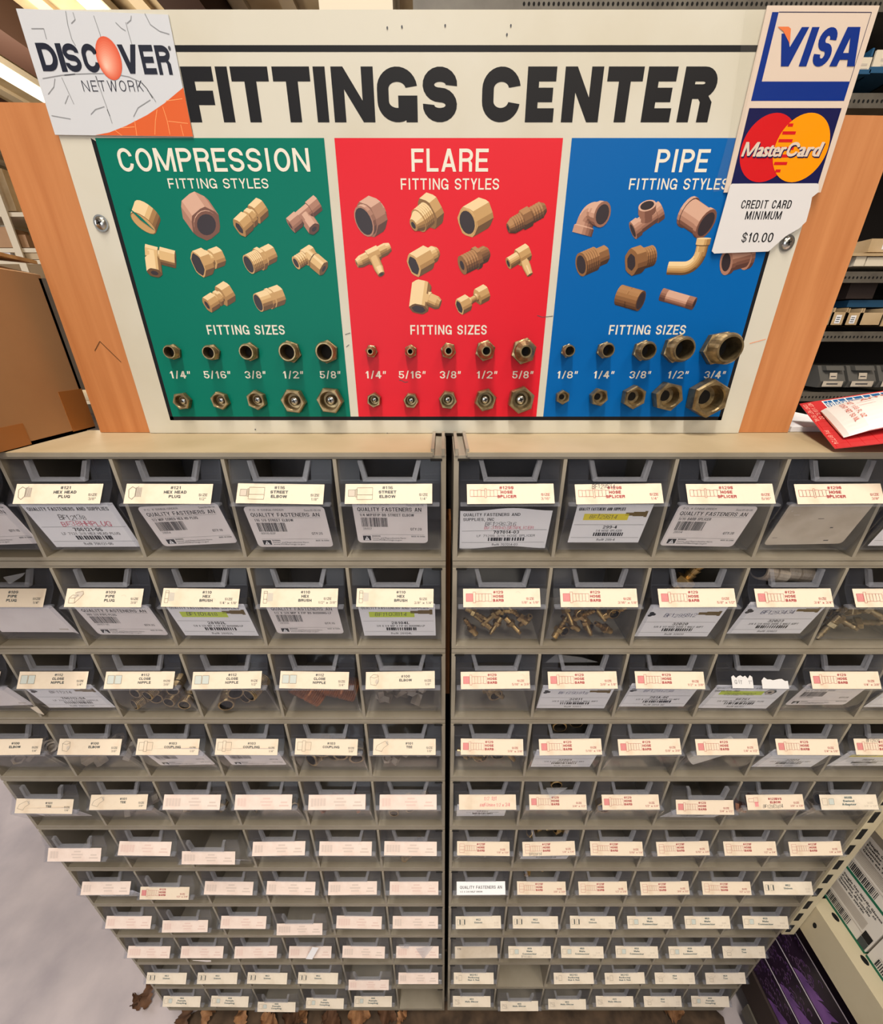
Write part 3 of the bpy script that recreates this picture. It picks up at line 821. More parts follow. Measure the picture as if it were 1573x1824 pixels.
# ---- printed tags standing inside the bins, against the front
TF0 = Vector((0, .0032, .0035)); TF1 = Vector((0, -.0102, .0560))
TFR = Frame(TF0, (1, 0, 0), TF1 - TF0, .00010)
def tag_quality(W_, H_, L0, o, rnd):
    """Plain white bag header: shop line, handwriting, number, description, bar code, reference."""
    mb = MB()
    cx, cy, rot = o.get('at', (0, .026, 0))
    F = TFR.sub(cx, cy, rot)
    w2, h2 = W_ / 2, H_ / 2
    if o.get('wavy'):
        n = 16
        f = lambda x: .0016 * math.sin(x / W_ * 7.0 + 1.2)
        for i in range(n):
            xa, xb = -w2 + W_ * i / n, -w2 + W_ * (i + 1) / n
            mb.poly([F(xa, -h2 + f(xa), 0), F(xb, -h2 + f(xb), 0), F(xb, h2 + f(xb), 0), F(xa, h2 + f(xa), 0)], 'white_paper')
    else:
        f = lambda x: 0
        rect(mb, F, -w2, -h2, w2, h2, 'white_paper', 0)
    Y = lambda t: h2 - H_ * t
    shop = L0['shop']
    for i, s in enumerate(shop):
        text(mb, F, s, -w2 * .93, Y(.16 + i * .12), H_ * .075, 'tag_print', width=W_ * (.88 if len(shop) == 1 else (.62 if i == 0 else .34)) * o.get('sw', 1), wt=.16, L=1)
    if L0.get('mark'):
        rect(mb, F, -w2 * .75, Y(.40), w2 * .45, Y(.24), L0['mark'], 1)
    if L0.get('hand'):
        text(mb, F, L0['hand'], -w2 * .1 if not L0.get('mark') else -w2 * .6, Y(.36 if len(shop) == 1 else .415), H_ * .105, L0.get('hm', 'pencil'), cond=.62, wt=.09, shear=.12, L=2, jitter=.1, rnd=rnd, align='c' if not L0.get('mark') else 'l')
    if L0.get('hand2'):
        text(mb, F, L0['hand2'], w2 * .1, Y(.50), H_ * (.11 if len(shop) == 1 else .075), 'red_pen', width=W_ * .55, wt=.1, shear=.1, L=2, jitter=.1, rnd=rnd, align='c')
    seg(mb, F, -w2 * .95, Y(.52) + f(-w2), w2 * .95, Y(.52), .0003, 'tag_print', 1)
    text(mb, F, L0['num'], w2 * .05, Y(.62), H_ * .08, 'tag_print', cond=.7, wt=.22, align='c', L=1)
    text(mb, F, L0['desc'], w2 * .05, Y(.705), H_ * .058, 'tag_print', width=W_ * o.get('dw', .66), wt=.13, align='c', L=1)
    barcode(mb, F, -w2 * .35, Y(.82), w2 * .5, Y(.725), 'tag_print', 14, rnd, 1, .8)
    seg(mb, F, -w2 * .95, Y(.86), w2 * .95, Y(.86), .00025, 'tag_print', 1)
    text(mb, F, L0['ref'], w2 * .05, Y(.95), H_ * .06, 'tag_print', cond=.62, wt=.14, align='c', L=1)
    if L0.get('pic'):
        x0 = w2 * .55
        rect(mb, F, x0, Y(.30), x0 + w2 * .3, Y(.19), L0['pic'], 1); rect(mb, F, x0 + w2 * .3, Y(.32), x0 + w2 * .38, Y(.17), L0['pic'], 1); rect(mb, F, x0 - w2 * .2, Y(.285), x0, Y(.21), L0['pic'], 1)
    if L0.get('logo'):
        for a, b in ((-.86, .24), (-.80, .28), (-.88, .31)): disc(mb, F, w2 * a, Y(b), .0026, .0022, 'tag_print', 1, 8)
    if L0.get('nutpic'):
        disc(mb, F, w2 * .62, Y(.27), .0072, .0068, 'grey_print', 1, 6); disc(mb, F, w2 * .6, Y(.28), .0052, .0050, 'faint_grey', 2, 14); disc(mb, F, w2 * .6, Y(.28), .0024, .0022, 'tag_print', 3, 6)
    return mb
def tag_sticker(W_, H_, L0, o, rnd):
    """Round-cornered sticker: dot-matrix shop line, description, bar code, quantity, warning sign."""
    mb = MB()
    cx, cy, rot = o.get('at', (0, .026, 0))
    F = TFR.sub(cx, cy, rot)
    w2, h2, r = W_ / 2, H_ / 2, .004
    P = []
    for sx, sy, a0 in ((1, -1, -90), (1, 1, 0), (-1, 1, 90), (-1, -1, 180)):
        for i in range(5):
            a = math.radians(a0 + 22.5 * i); P.append((sx * (w2 - r) + r * math.cos(a), sy * (h2 - r) + r * math.sin(a)))
    pol(mb, F, P, o.get('paper', 'sticker_paper'), 0)
    Y = lambda t: h2 - H_ * t
    if o.get('worn'):
        for i in range(14):
            a, b = rnd.uniform(-w2 * .9, w2 * .8), rnd.uniform(-h2 * .9, h2 * .9)
            rect(mb, F, a, b, a + rnd.uniform(.001, .006), b + rnd.uniform(.0004, .002), 'faint_grey' if i % 4 else 'pencil', 1)
        return mb
    text(mb, F, L0.get('po', 'P.O. # SINNA-ORDER'), -w2 * .86, Y(.10), H_ * .045, 'grey_print', width=W_ * .42, wt=.12, L=1)
    text(mb, F, 'Date:05-06-04', w2 * .9, Y(.11), H_ * .045, 'grey_print', cond=.5, wt=.1, align='r', L=1)
    text(mb, F, 'QUALITY FASTENERS AN', -w2 * .88, Y(.235), H_ * .088, 'tag_print', width=W_ * .86, wt=.15, L=1)
    seg(mb, F, -w2 * .85, Y(.26), w2 * .85, Y(.26), .0002, 'grey_print', 1)
    text(mb, F, L0['desc'], -w2 * .84, Y(.35), H_ * .062, 'tag_print', cond=.55, wt=.15, L=1)
    barcode(mb, F, -w2 * .82, Y(.60), -w2 * .08, Y(.38), 'tag_print', 22, rnd, 1)
    text(mb, F, L0.get('code', '29554'), -w2 * .8, Y(.67), H_ * .05, 'grey_print', cond=.6, wt=.13, L=1)
    text(mb, F, L0.get('qty', 'QTY:20'), w2 * .52, Y(.68), H_ * .06, 'tag_print', cond=.55, wt=.14, L=1)
    seg(mb, F, -w2 * .85, Y(.79), w2 * .9, Y(.79), .0002, 'grey_print', 1)
    rect(mb, F, -w2 * .84, Y(.94), -w2 * .62, Y(.82), 'tag_print', 1)
    pol(mb, F, [(-w2 * .80, Y(.93)), (-w2 * .66, Y(.93)), (-w2 * .73, Y(.835))], 'white_paper', 2); seg(mb, F, -w2 * .73, Y(.91), -w2 * .73, Y(.865), .0006, 'tag_print', 3)
    text(mb, F, 'WARNING', -w2 * .58, Y(.845), H_ * .032, 'tag_print', cond=.6, wt=.15, L=1)
    text(mb, F, 'Cancer and Reproductive Harm', -w2 * .58, Y(.895), H_ * .036, 'tag_print', width=W_ * .48, wt=.13, L=1)
    text(mb, F, 'www.P65Warnings.ca.gov', -w2 * .58, Y(.945), H_ * .036, 'tag_print', width=W_ * .42, wt=.13, L=1)
    text(mb, F, L0.get('made', 'MADE IN CHINA'), w2 * .92, Y(.85), H_ * .036, 'grey_print', cond=.5, wt=.12, align='r', L=1)
    return mb
Q1 = ['QUALITY FASTENERS AND SUPPLIES']; Q2 = ['QUALITY FASTENERS AND', 'SUPPLIES, INC']
def A(num, desc, hand=None, shop=Q1, ref=None, **k): return ('A', dict(num=num, desc=desc, hand=hand, shop=shop, ref=ref or 'Ref# ' + num, **{a: b for a, b in k.items() if a in ('hand2', 'mark', 'pic', 'logo', 'nutpic', 'hm')}), {a: b for a, b in k.items() if a not in ('hand2', 'mark', 'pic', 'logo', 'nutpic', 'hm')})
def B(desc, code='29554', qty='QTY:20', **k): return ('B', dict(desc=desc, code=code, qty=qty), k)
def Bp(**k): return ('P', {}, k)
TAGS = {
 ('L', 1, 1): B('1/4 MIPXFIP BB STREET ELBOW', '28157', 'QTY:20', at=(-.001, .0325, -.6), W=.069, H=.052),
 ('L', 1, 2): B('116 1/8 STREET ELBOW', '99116-02P', 'QTY:25', at=(.0, .0265, .3), W=.075, H=.051),
 ('L', 1, 3): B('1/2 MIP CORED HEX HD PLUG', '28054', 'QTY:10', at=(.004, .029, 4.0), W=.076, H=.050),
 ('L', 1, 4): A('706121-06', 'LF 7121 3/8 HEX HEAD PLUG', 'BF12138', hand2='BF38HHPLUG', at=(.002, .0285, .5), W=.086, H=.055),
 ('L', 1, 5): B('1/4 MIP HEX HD PLUG', '28050', 'QTY:10', at=(.006, .029, 2.5), W=.080, H=.050),
 ('R', 1, 1): A('707014-03', 'LF 7129S 3/16 HOSE SPLICER', 'BF129S316', shop=Q2, hand2='BF316HOSESPLICER', at=(-.0015, .0245, .5), W=.086, H=.048, wavy=True),
 ('R', 1, 2): A('299-4', '1/4 HOSE SPLICER', 'BF129S14', mark='yellow_mark', pic='brass_print', at=(-.001, .031, 0), W=.070, H=.048, sw=.7, dw=.36),
 ('R', 1, 3): B('5/16 BARB SPLICER', '28554', 'QTY:20', at=(-.006, .0275, -1.5), W=.074, H=.051),
 ('R', 1, 4): B('', at=(-.002, .0305, 1.5), W=.077, H=.052, worn=True, paper='old_paper'),
 ('R', 1, 5): A('707014-08', 'LF 7129S 1/2 HOSE SPLICER', None, at=(.004, .0285, 0), W=.078, H=.052),
 ('L', 2, 1): A('28104L', '3/8 X 1/4 MIP X FIP BS BUSHING-LP', 'BF1103814', mark='lime_mark', pic='brass_print', at=(0, .030, .3), W=.080, H=.056),
 ('L', 2, 2): B('1/2 X 3/8 MIP X FIP BS BUSHING-LF', '28162L', 'QTY:15', at=(.0, .033, 0), W=.074, H=.054),
 ('L', 2, 3): A('28102L', '1/4 X 1/8 MIP X FIP BS BUSHING-LP', 'BF1101418', mark='lime_mark', pic='brass_print', at=(.0, .030, -.5), W=.082, H=.056),
 ('L', 2, 4): B('109 3/8 PIPE-PLUG', '28157-06', 'QTY:25', at=(.002, .030, -.8), W=.078, H=.053),
 ('L', 2, 5): Bp(at=(.0, .032, -1), W=.084, H=.048),
 ('R', 2, 3): A('32020', '5/8 X 1/2 HOSE BARB X MALE ADPT', 'BF1295812', shop=[''], hm='ink_blue', pic='brass_print', logo=True, at=(-.004, .028, -.4), W=.082, H=.055),
 ('R', 2, 4): A('32023', '3/4 X 3/4 HOSE BARB X MALE ADPT', 'BF1293434', shop=[''], hm='ink_blue', pic='brass_print', logo=True, at=(-.003, .0335, 0), W=.082, H=.055),
 ('L', 3, 5): A('706112-04', 'LF 7112 1/4 CLOSE NIPPLE', 'BF11214', shop=[''], pic='brass_print', logo=True, at=(.001, .031, 0), W=.082, H=.056),
 ('L', 3, 6): Bp(at=(.004, .030, 3), W=.082, H=.046),
 ('R', 3, 2): A('32011', '3/8 X 1/8 HOSE BARB X MALE ADPT', 'BF1293818', shop=[''], hm='ink_blue', pic='brass_print', logo=True, at=(-.002, .029, 0), W=.084, H=.056),
 ('R', 3, 3): A('201A-8C', '1/2 X 3/8 HOSE BARB TO MPT', 'BF1291238', shop=[''], hm='ink_blue', logo=True, at=(-.003, .0335, 0), W=.080, H=.056),
 ('R', 3, 4): A('66761', '1/8 ZINC PLTD C-SUNK STEEL PLUG', 'CS18278D2', shop=Q2, mark='lime_mark', nutpic=True, at=(-.001, .029, -1), W=.086, H=.056),
 ('R', 3, 5): B('1/4 X 3/8 HOSE BARB', '28331-0406', 'QTY:20', at=(-.004, .036, 0), W=.074, H=.052),
 ('R', 3, 6): A('32008', '1/4 X 1/4 HOSE BARB X MALE ADPT', None, shop=[''], at=(.0, .030, 0), W=.080, H=.052),
 ('L', 4, 3): B('103 1/4 COUPLING', '28140', 'QTY:15', at=(.0, .038, 1), W=.074, H=.054),
 ('L', 4, 4): B('103 1/8 COUPLING', '28139', 'QTY:15', at=(.003, .038, 3), W=.076, H=.054),
 ('R', 4, 2): A('32009', '5/16 X 1/8 HOSE BARB X MALE ADPT', None, shop=[''], at=(-.001, .033, 0), W=.080, H=.058),
 ('R', 4, 5): A('32004', '1/4 X 1/8 HOSE BARB X MALE ADPT', None, shop=[''], at=(-.001, .033, -1), W=.082, H=.058),
 ('R', 4, 6): A('28304', '1/4 HOSE BARB', 'BF129S14', shop=[''], mark='yellow_mark', at=(-.002, .033, 0), W=.080, H=.050),
 ('L', 5, 6): B('101 1/4 TEE', '28101', 'QTY:10', at=(.0, .039, 2), W=.074, H=.052),
 ('R', 5, 1): A('28402', '1/2 X 3/4 HALF UNION', None, shop=[''], at=(-.006, .036, 0), W=.070, H=.054),
 ('R', 5, 4): A('32021', '3/4 X 1/2 HOSE BARB', None, shop=[''], at=(-.001, .034, -1), W=.080, H=.056),
 ('L', 6, 4): B('101 1/8 TEE', '28100', 'QTY:10', at=(.006, .036, 1), W=.076, H=.052),
 ('R', 6, 2): A('28504', '1/4 X 1/4 HOSE BARB', 'BF129F14', shop=[''], mark='yellow_mark', at=(-.001, .035, 0), W=.074, H=.054),
 ('L', 7, 6): A('706101-02', 'LF 7101 1/8 TEE', None, shop=[''], at=(.002, .032, 0), W=.080, H=.056),
 ('R', 7, 1): B('1/2 X 3/8 HALF UNION', '28366', 'QTY:10', at=(.0, .037, 0), W=.074, H=.050),
 ('R', 8, 1): B('62 3/16 UNION', '28062', 'QTY:10', at=(.0, .037, 0), W=.074, H=.054),
}
tagrnd = random.Random(3)
for (sd, k, j), (ty, L0, o) in TAGS.items():
    e = BINS[sd, k, j]
    W_, H_ = o.get('W', .078), o.get('H', .052)
    if ty == 'A': mb = tag_quality(W_, H_, L0, o, tagrnd); what = 'white product tag numbered %s' % L0['num']
    elif ty == 'B':
        mb = tag_sticker(W_, H_, L0, o, tagrnd)
        what = 'worn brown sticker' if o.get('worn') else 'rounded white sticker printed %s' % L0['desc']
    else:
        mb = MB(); F = TFR.sub(*o['at'])
        P = [(-W_ / 2, -H_ / 2), (W_ / 2 - .004, -H_ / 2 + .001), (W_ / 2, -H_ / 2 - .002), (W_ / 2 - .001, H_ / 2), (-W_ / 2, H_ / 2)]
        pol(mb, F, P, 'sticker_paper', 0); what = 'blank white paper sheet'
        rect(mb, F, W_ * .3, -H_ * .38, W_ * .42, -H_ * .34, 'faint_grey', 1)
    t = mb.build('product_tag')
    t.location = e.location; t.rotation_euler = e.rotation_euler
    tail = ' in row %d %s' % (k, SIDE[sd].replace('the ', ''))
    if n_words(what + tail) > 16: what = what.replace('rounded white sticker printed', 'sticker')
    tag(t, what + (tail if n_words(what + tail) <= 16 else ' inside a bin'), 'tag', 'paper tags inside the bins')

# ------------------------------------------------------------------ brass fittings
def tube_profile(prof, n, hexes=()):
    """Rings round the x axis. prof: list of (x, r, sides) where sides 6 gives a hexagon."""
    rings = []
    for x, r, sides in prof:
        R = []
        for i in range(n):
            a = 2 * math.pi * i / n
            q = r
            if sides == 6:
                b = (a % (math.pi / 3)) - math.pi / 6
                q = r / math.cos(b)
            R.append((x, q * math.cos(a), q * math.sin(a)))
        rings.append(R)
    return rings
def thread(x0, x1, r, n=6, d=.06):
    out = []
    for i in range(n):
        a = x0 + (x1 - x0) * i / n; b = x0 + (x1 - x0) * (i + .5) / n
        out += [(a, r * (1 - d), 0), (b, r, 0)]
    return out + [(x1, r * (1 - d), 0)]
def hexp(x0, x1, r): 
    c = r * .08
    return [(x0, r * .9, 6), (x0 + c, r, 6), (x1 - c, r, 6), (x1, r * .9, 6)]
def fitting(kind, s, m, n=18):
    """A loose fitting of overall size s along x, centred."""
    mb = MB()
    def outer_inner(P, rb):
        rings = tube_profile(P, n)
        x0, x1 = P[0][0], P[-1][0]
        inner = tube_profile([(x1, rb, 0), (x0, rb, 0)], n)
        mb.ring_stack(rings, m); del mb.f[-2:]; del mb.mi[-2:]; del mb.sm[-2:]
        mb.ring_stack([rings[-1], inner[0]], m, caps=False); mb.ring_stack([inner[1], rings[0]], m, caps=False)
        mb.ring_stack(inner, 'bore', caps=False)
    if kind == 'barb':
        P = thread(-.5 * s, -.22 * s, .13 * s, 5) + hexp(-.22 * s, -.05 * s, .17 * s)
        x = -.05 * s
        for i in range(4): P += [(x, .075 * s, 0), (x + .13 * s, .11 * s if i < 3 else .08 * s, 0)]; x += .1375 * s
        outer_inner(P, .05 * s)
    elif kind == 'nipple': outer_inner(thread(-.5 * s, -.04 * s, .36 * s, 7) + [(0, .33 * s, 0)] + thread(.04 * s, .5 * s, .36 * s, 7), .28 * s)
    elif kind == 'ring': outer_inner([(-.22 * s, .46 * s, 0), (-.18 * s, .5 * s, 0), (.18 * s, .5 * s, 0), (.22 * s, .46 * s, 0)], .42 * s)
    elif kind == 'coupling': outer_inner([(-.4 * s, .42 * s, 0), (-.36 * s, .45 * s, 0), (-.1 * s, .45 * s, 0)] + hexp(-.1 * s, .1 * s, .46 * s) + [(.1 * s, .45 * s, 0), (.4 * s, .43 * s, 0)], .32 * s)
    elif kind == 'tube': outer_inner([(-.5 * s, .16 * s, 0), (.5 * s, .16 * s, 0)], .12 * s)
    elif kind == 'nut': outer_inner(hexp(-.3 * s, .3 * s, .45 * s), .3 * s)
    elif kind == 'bush': outer_inner(thread(-.4 * s, .05 * s, .34 * s, 6) + hexp(.05 * s, .32 * s, .44 * s), .24 * s)
    elif kind in ('elbow', 'tee'):
        def arm(ax, a0, a1, r, sd):
            R = tube_profile([(a0, r * .95, sd), (a1 - r * .1, r, sd), (a1, r * .92, sd), (a1, r * .62, 0), (a1 - r * .5, r * .6, 0)], n)
            R = [[ax @ Vector(p) for p in q] for q in R]
            mb.ring_stack(R, m)
        X_, Z_, XN = Matrix.Identity(3), Matrix.Rotation(-math.pi / 2, 3, 'Y'), Matrix.Rotation(math.pi, 3, 'Z')
        arm(X_, -.22 * s, .5 * s, .22 * s, 6); arm(Z_, -.22 * s, .5 * s, .22 * s, 6)
        if kind == 'tee': arm(XN, 0, .5 * s, .22 * s, 6)
    return mb
FPROTO = {}
frnd = random.Random(11)
def put_fitting(kind, s, m, e, x, z, rot, what, group, ydeep=0.0):
    key = (kind, round(s, 4), m)
    nm = {'barb': 'hose_barb', 'nipple': 'pipe_nipple', 'ring': 'brass_ring', 'coupling': 'pipe_coupling', 'tube': 'taped_tube', 'nut': 'brass_nut', 'bush': 'hex_bushing', 'elbow': 'pipe_elbow', 'tee': 'pipe_tee'}[kind]
    if key in FPROTO: o = FPROTO[key].copy(); COL.objects.link(o)
    else: o = FPROTO[key] = fitting(kind, s, m).build(nm)
    r = {'barb': .2, 'nipple': .37, 'ring': .42, 'coupling': .46, 'tube': .17, 'nut': .46, 'bush': .44, 'elbow': .36, 'tee': .36}[kind] * s
    R = Matrix.Rotation(rot[0], 4, 'Y') @ Matrix.Rotation(rot[1], 4, 'Z') @ Matrix.Rotation(rot[2], 4, 'X')
    face = .0035 - z * .245 if z < .057 else (-.0105 if z < .066 else -.0035)
    yp = face + r + .0018 + ydeep
    o.matrix_world = Matrix.Translation(e.location) @ e.rotation_euler.to_matrix().to_4x4() @ Matrix.Translation((x, yp, z)) @ R
    tag(o, what, 'pipe fitting', group)
    if kind == 'tube':
        pass
def bin_place(sd, k, j): return 'row %d %s' % (k, SIDE[sd].replace('the ', ''))
def fill(sd, k, j, kind, s, m, n, word, zlo=.012, zhi=.035, yaw=.5, spread=.034):
    e = BINS[sd, k, j]
    lab = '%s in bin, %s, %s' % (word, bin_place(sd, k, j), NTH[j - 1].replace('the ', ''))
    for i in range(n):
        x = -spread + 2 * spread * ((i + .5) / n) + frnd.uniform(-.002, .002)
        z = (zlo if i % 2 == 0 else zhi) + frnd.uniform(-.002, .003)
        rot = (frnd.uniform(-1.2, 1.2) + (math.pi if frnd.random() < .5 else 0), frnd.uniform(-yaw, yaw), frnd.uniform(0, 1)) if yaw < 1 else (frnd.uniform(-.3, .3), math.pi / 2 + frnd.uniform(-.45, .45), 0)
        put_fitting(kind, s, m, e, x, z, rot, lab, '%s row %d' % (word, k), 0.004 * (i % 3))
fill('R', 2, 1, 'barb', .026, 'brass', 9, 'small brass hose barb', .014, .032)
fill('R', 2, 2, 'barb', .028, 'brass', 8, 'slim brass hose barb', .014, .034)
fill('R', 2, 2, 'ring', .012, 'brass', 4, 'small brass ring', .008, .036, yaw=2)
fill('R', 2, 3, 'barb', .05, 'brass', 1, 'long brass hose barb', .082, .082, yaw=.1, spread=.02)
fill('R', 2, 4, 'nipple', .030, 'grey_metal', 2, 'threaded grey metal nipple', .084, .084, yaw=.2, spread=.03)
fill('R', 2, 5, 'barb', .034, 'old_brass', 6, 'dull brass hose barb', .014, .038)
fill('R', 3, 1, 'bush', .028, 'old_brass', 1, 'wide brass hose barb', .030, .03, yaw=2, spread=.022)
fill('R', 3, 1, 'barb', .040, 'old_brass', 1, 'tagged brass hose barb', .034, .034, yaw=.2, spread=.001)
fill('R', 4, 1, 'ring', .020, 'brass', 2, 'upright brass barb end', .024, .022, yaw=2, spread=.022)
fill('R', 4, 1, 'barb', .036, 'brass', 4, 'large brass hose barb', .026, .038)
fill('R', 4, 2, 'ring', .018, 'brass', 2, 'brass ring peeping over the tag', .084, .086, yaw=2, spread=.02)
fill('R', 4, 4, 'tube', .046, 'white_tape', 2, 'white taped tube', .030, .034, yaw=.3, spread=.014)
fill('R', 5, 2, 'ring', .016, 'brass', 1, 'thin brass ring', .082, .082, yaw=2, spread=.02)
fill('R', 5, 3, 'ring', .022, 'brass', 3, 'open brass ring', .024, .026, yaw=2, spread=.036)
fill('R', 5, 5, 'bush', .020, 'copper_brass', 3, 'copper coloured fitting', .024, .03)
fill('R', 5, 6, 'coupling', .020, 'grey_metal', 3, 'grey swivel fitting', .022, .03)
fill('R', 6, 1, 'barb', .026, 'grey_metal', 5, 'grey female hose barb', .028, .034)
fill('R', 6, 2, 'nut', .013, 'brass', 5, 'brass nut near the rim', .080, .086)
fill('R', 6, 3, 'barb', .028, 'copper_brass', 2, 'copper toned barb', .028, .034)
fill('R', 7, 2, 'nut', .013, 'brass', 3, 'small brass nut near the rim', .082, .086)
fill('L', 3, 4, 'nipple', .021, 'old_brass', 7, 'brass close nipple', .014, .036, yaw=2)
fill('L', 3, 3, 'nipple', .026, 'old_brass', 4, 'dull brass close nipple', .016, .036, yaw=2, spread=.03)
fill('L', 3, 2, 'nipple', .040, 'copper_brass', 2, 'large copper close nipple', .026, .026, yaw=.1, spread=.042)
fill('L', 3, 1, 'elbow', .026, 'grey_metal', 6, 'grey brass elbow', .016, .038)
fill('L', 4, 6, 'elbow', .030, 'grey_metal', 4, 'grey three-eighths elbow', .026, .036)
fill('L', 4, 5, 'elbow', .034, 'grey_metal', 3, 'dim grey elbow', .026, .036)
fill('L', 4, 2, 'coupling', .024, 'old_brass', 5, 'round brass coupling', .018, .036, yaw=2)
fill('L', 4, 1, 'tee', .028, 'grey_metal', 4, 'grey brass tee', .020, .034)
fill('L', 5, 4, 'bush', .016, 'old_brass', 4, 'small dull fitting', .026, .034)
fill('L', 5, 3, 'nut', .015, 'old_brass', 5, 'small round brass fitting', .028, .034, yaw=2)
fill('L', 5, 2, 'bush', .020, 'copper_brass', 4, 'copper toned bushing', .026, .034)
fill('L', 5, 1, 'nipple', .020, 'old_brass', 3, 'hollow brass fitting', .026, .03, yaw=2)
fill('L', 5, 5, 'tee', .030, 'grey_metal', 2, 'grey three-eighths tee', .026, .03)
fill('L', 6, 3, 'nut', .014, 'grey_metal', 2, 'grey nut', .03, .03)
fill('L', 6, 1, 'tube', .050, 'old_brass', 1, 'bright brass rod', .024, .024, yaw=.05, spread=.001)

# scraps of poly bag and paper that stick out over the bin fronts
def scrap(name, sd, k, j, pts, m, label, dz=0):
    e = BINS[sd, k, j]; mb = MB()
    V = [(x, y, z + dz) for x, y, z in pts]
    n = len(V)
    mb.mesh(V + [(x, y + .0005, z) for x, y, z in V], [tuple(range(n)), tuple(range(2 * n - 1, n - 1, -1))] + [(i, i + n, (i + 1) % n + n, (i + 1) % n) for i in range(n)], m)
    o = mb.build(name); o.location = e.location; o.rotation_euler = e.rotation_euler
    tag(o, label, 'plastic bag' if 'bag' in name else 'paper scrap'); return o
scrap('plastic_bag', 'L', 9, 1, [(-.002, -.013, .088), (.030, -.011, .090), (.024, -.013, .078), (.012, -.019, .062)], 'poly_bag', 'clear plastic bag corner hanging over a faded label, ninth row by the gap')
scrap('plastic_bag', 'L', 9, 1, [(-.034, -.010, .092), (-.012, -.010, .094), (-.016, -.012, .084), (-.028, -.012, .086)], 'poly_bag', 'small crumpled clear bag in the ninth row beside the hanging bag corner')
scrap('plastic_bag', 'R', 5, 2, [(-.020, -.010, .096), (.008, -.011, .098), (-.004, -.013, .088), (-.014, -.014, .080)], 'poly_bag', 'torn clear bag sticking out above a #129 bin in the fifth row')
scrap('plastic_bag', 'R', 3, 2, [(-.040, .004, .078), (.020, .003, .080), (.000, .002, .088), (-.030, .002, .093)], 'poly_bag', 'crumpled clear bag behind the front of the 3/8" x 1/8" hose barb bin')
scrap('plastic_bag', 'L', 2, 5, [(.008, -.009, .082), (.026, -.010, .092), (.030, -.009, .096), (.004, -.008, .090)], 'poly_bag', 'shiny crumpled bag above the 1/4" pipe plug bin')
o_ = scrap('paper_scrap', 'L', 9, 3, [(-.006, -.019, .064), (.006, -.0195, .064), (.020, -.014, .093), (.008, -.0135, .093)], 'white_paper', 'white paper strip with a black mark leaning on a faded label, ninth row')
scrap('paper_scrap', 'L', 9, 5, [(-.018, -.018, .054), (.016, -.018, .0535), (.014, -.017, .046), (.006, -.017, .045)], 'sticker_paper', 'torn white sticker corner hanging below a faded label, ninth row')
e = BINS['L', 3, 6]
scrap('paper_scrap', 'L', 3, 5, [(-.050, -.004, .006), (-.040, -.006, .004), (-.046, -.004, .016), (-.054, -.004, .014)], 'old_paper', 'crumpled paper corner between two bins near the close nipples')

# ------------------------------------------------------------------ the fittings sign
sign = empty('fittings_sign', (0, YS, ZTOP + .0035))
tag(sign, 'cream FITTINGS CENTER board with green, red and blue panels of fittings', 'sign')
SFR = Frame((0, 0, 0), (1, 0, 0), (0, 0, 1), .00010)          # sign coordinates: x, height above ZTOP (local)
ZB = ZTOP + .0035
def sx(u, v): 
    p = px(u, v, Y=YS); return p.x, p.z - ZB
SF = Frame((0, 0, 0), (1, 0, 0), (0, 0, 1), .00010)
ztop_s = sx(790, 17)[1]
b = MB(); b.box(-.3095, 0, 0, .3115, .0028, ztop_s, 'cream_board')
b.build('board', sign)
def zof(v): return sx(790, v)[1]
# printed panels
pr = MB()
zt, zb, zk = zof(246), zof(742), zof(748.5)
rect(pr, SF, -.2843, zk, .2896, zb, 'black_ink', 1)
pol(pr, SF, [(-.2843, zk), (-.2805, zk), (-.2805, zt - .002), (-.2843, zt)], 'black_ink', 1)
pol(pr, SF, [(.286, zk), (.2896, zk), (.2896, zt), (.286, zt - .002)], 'black_ink', 1)
rect(pr, SF, -.2807, zb, -.0961, zt, 'green_ink', 2); rect(pr, SF, -.0878, zb, .0966, zt, 'red_ink', 2); rect(pr, SF, .1037, zb, .2862, zt, 'blue_ink', 2)
rect(pr, SF, -.24, zof(92.5), .252, zof(80.5), 'black_ink', 1)
pr.build('printed_panels', sign)
hd = MB()
h0, h1 = zof(218), zof(118.5)
HL = [('F', -.2010, -.1770), ('I', -.1744, -.1654), ('T', -.1632, -.1345), ('T', -.1312, -.1025), ('I', -.0997, -.0908), ('N', -.0862, -.0540), ('G', -.0515, -.0202), ('S', -.0160, .0108),
      ('C', .0303, .0600)]
def xs(u, v): return sx(u, v)[0]
def zx(u, v): return xs(900 + u * 420 / 1573, 70 + v * 420 / 1573)
HL += [('E', zx(130, 550), zx(345, 230)), ('N', zx(370, 555), zx(660, 200)), ('T', zx(690, 200), zx(925, 230)), ('E', zx(902, 555), zx(1150, 230)), ('R', zx(1140, 555), zx(1405, 330))]
for ch, a, b_ in HL:
    tx = .0092 if ch not in 'GSC' else .0090; 
    for p in outline(ch, b_ - a, h1 - h0, tx, .0084 if ch not in 'GSC' else .0086):
        pol(hd, SF, [(a + x, h0 + y) for x, y in p], 'black_ink', 1)
hd.build('heading', sign)
wr = MB()
def stext(s, u0, u1, vt, vb, m='cream_ink', wt=.2, **k):
    va = (vt + vb) / 2
    a, b_ = xs(u0, va), xs(u1, va)
    text(wr, SF, s, a, zof(vb), zof(vt) - zof(vb), m, width=b_ - a, wt=wt, L=3, cond=.6, **k)
stext('COMPRESSION', 211, 551, 264, 306, wt=.17); stext('FLARE', 733, 870, 265, 306, wt=.17); stext('PIPE', 1169, 1262, 266, 307, wt=.17)
stext('FITTING STYLES', 300, 478, 318, 336, wt=.16); stext('FITTING STYLES', 714, 889, 318, 338, wt=.16); stext('FITTING STYLES', 1121, 1297, 318, 338, wt=.16)
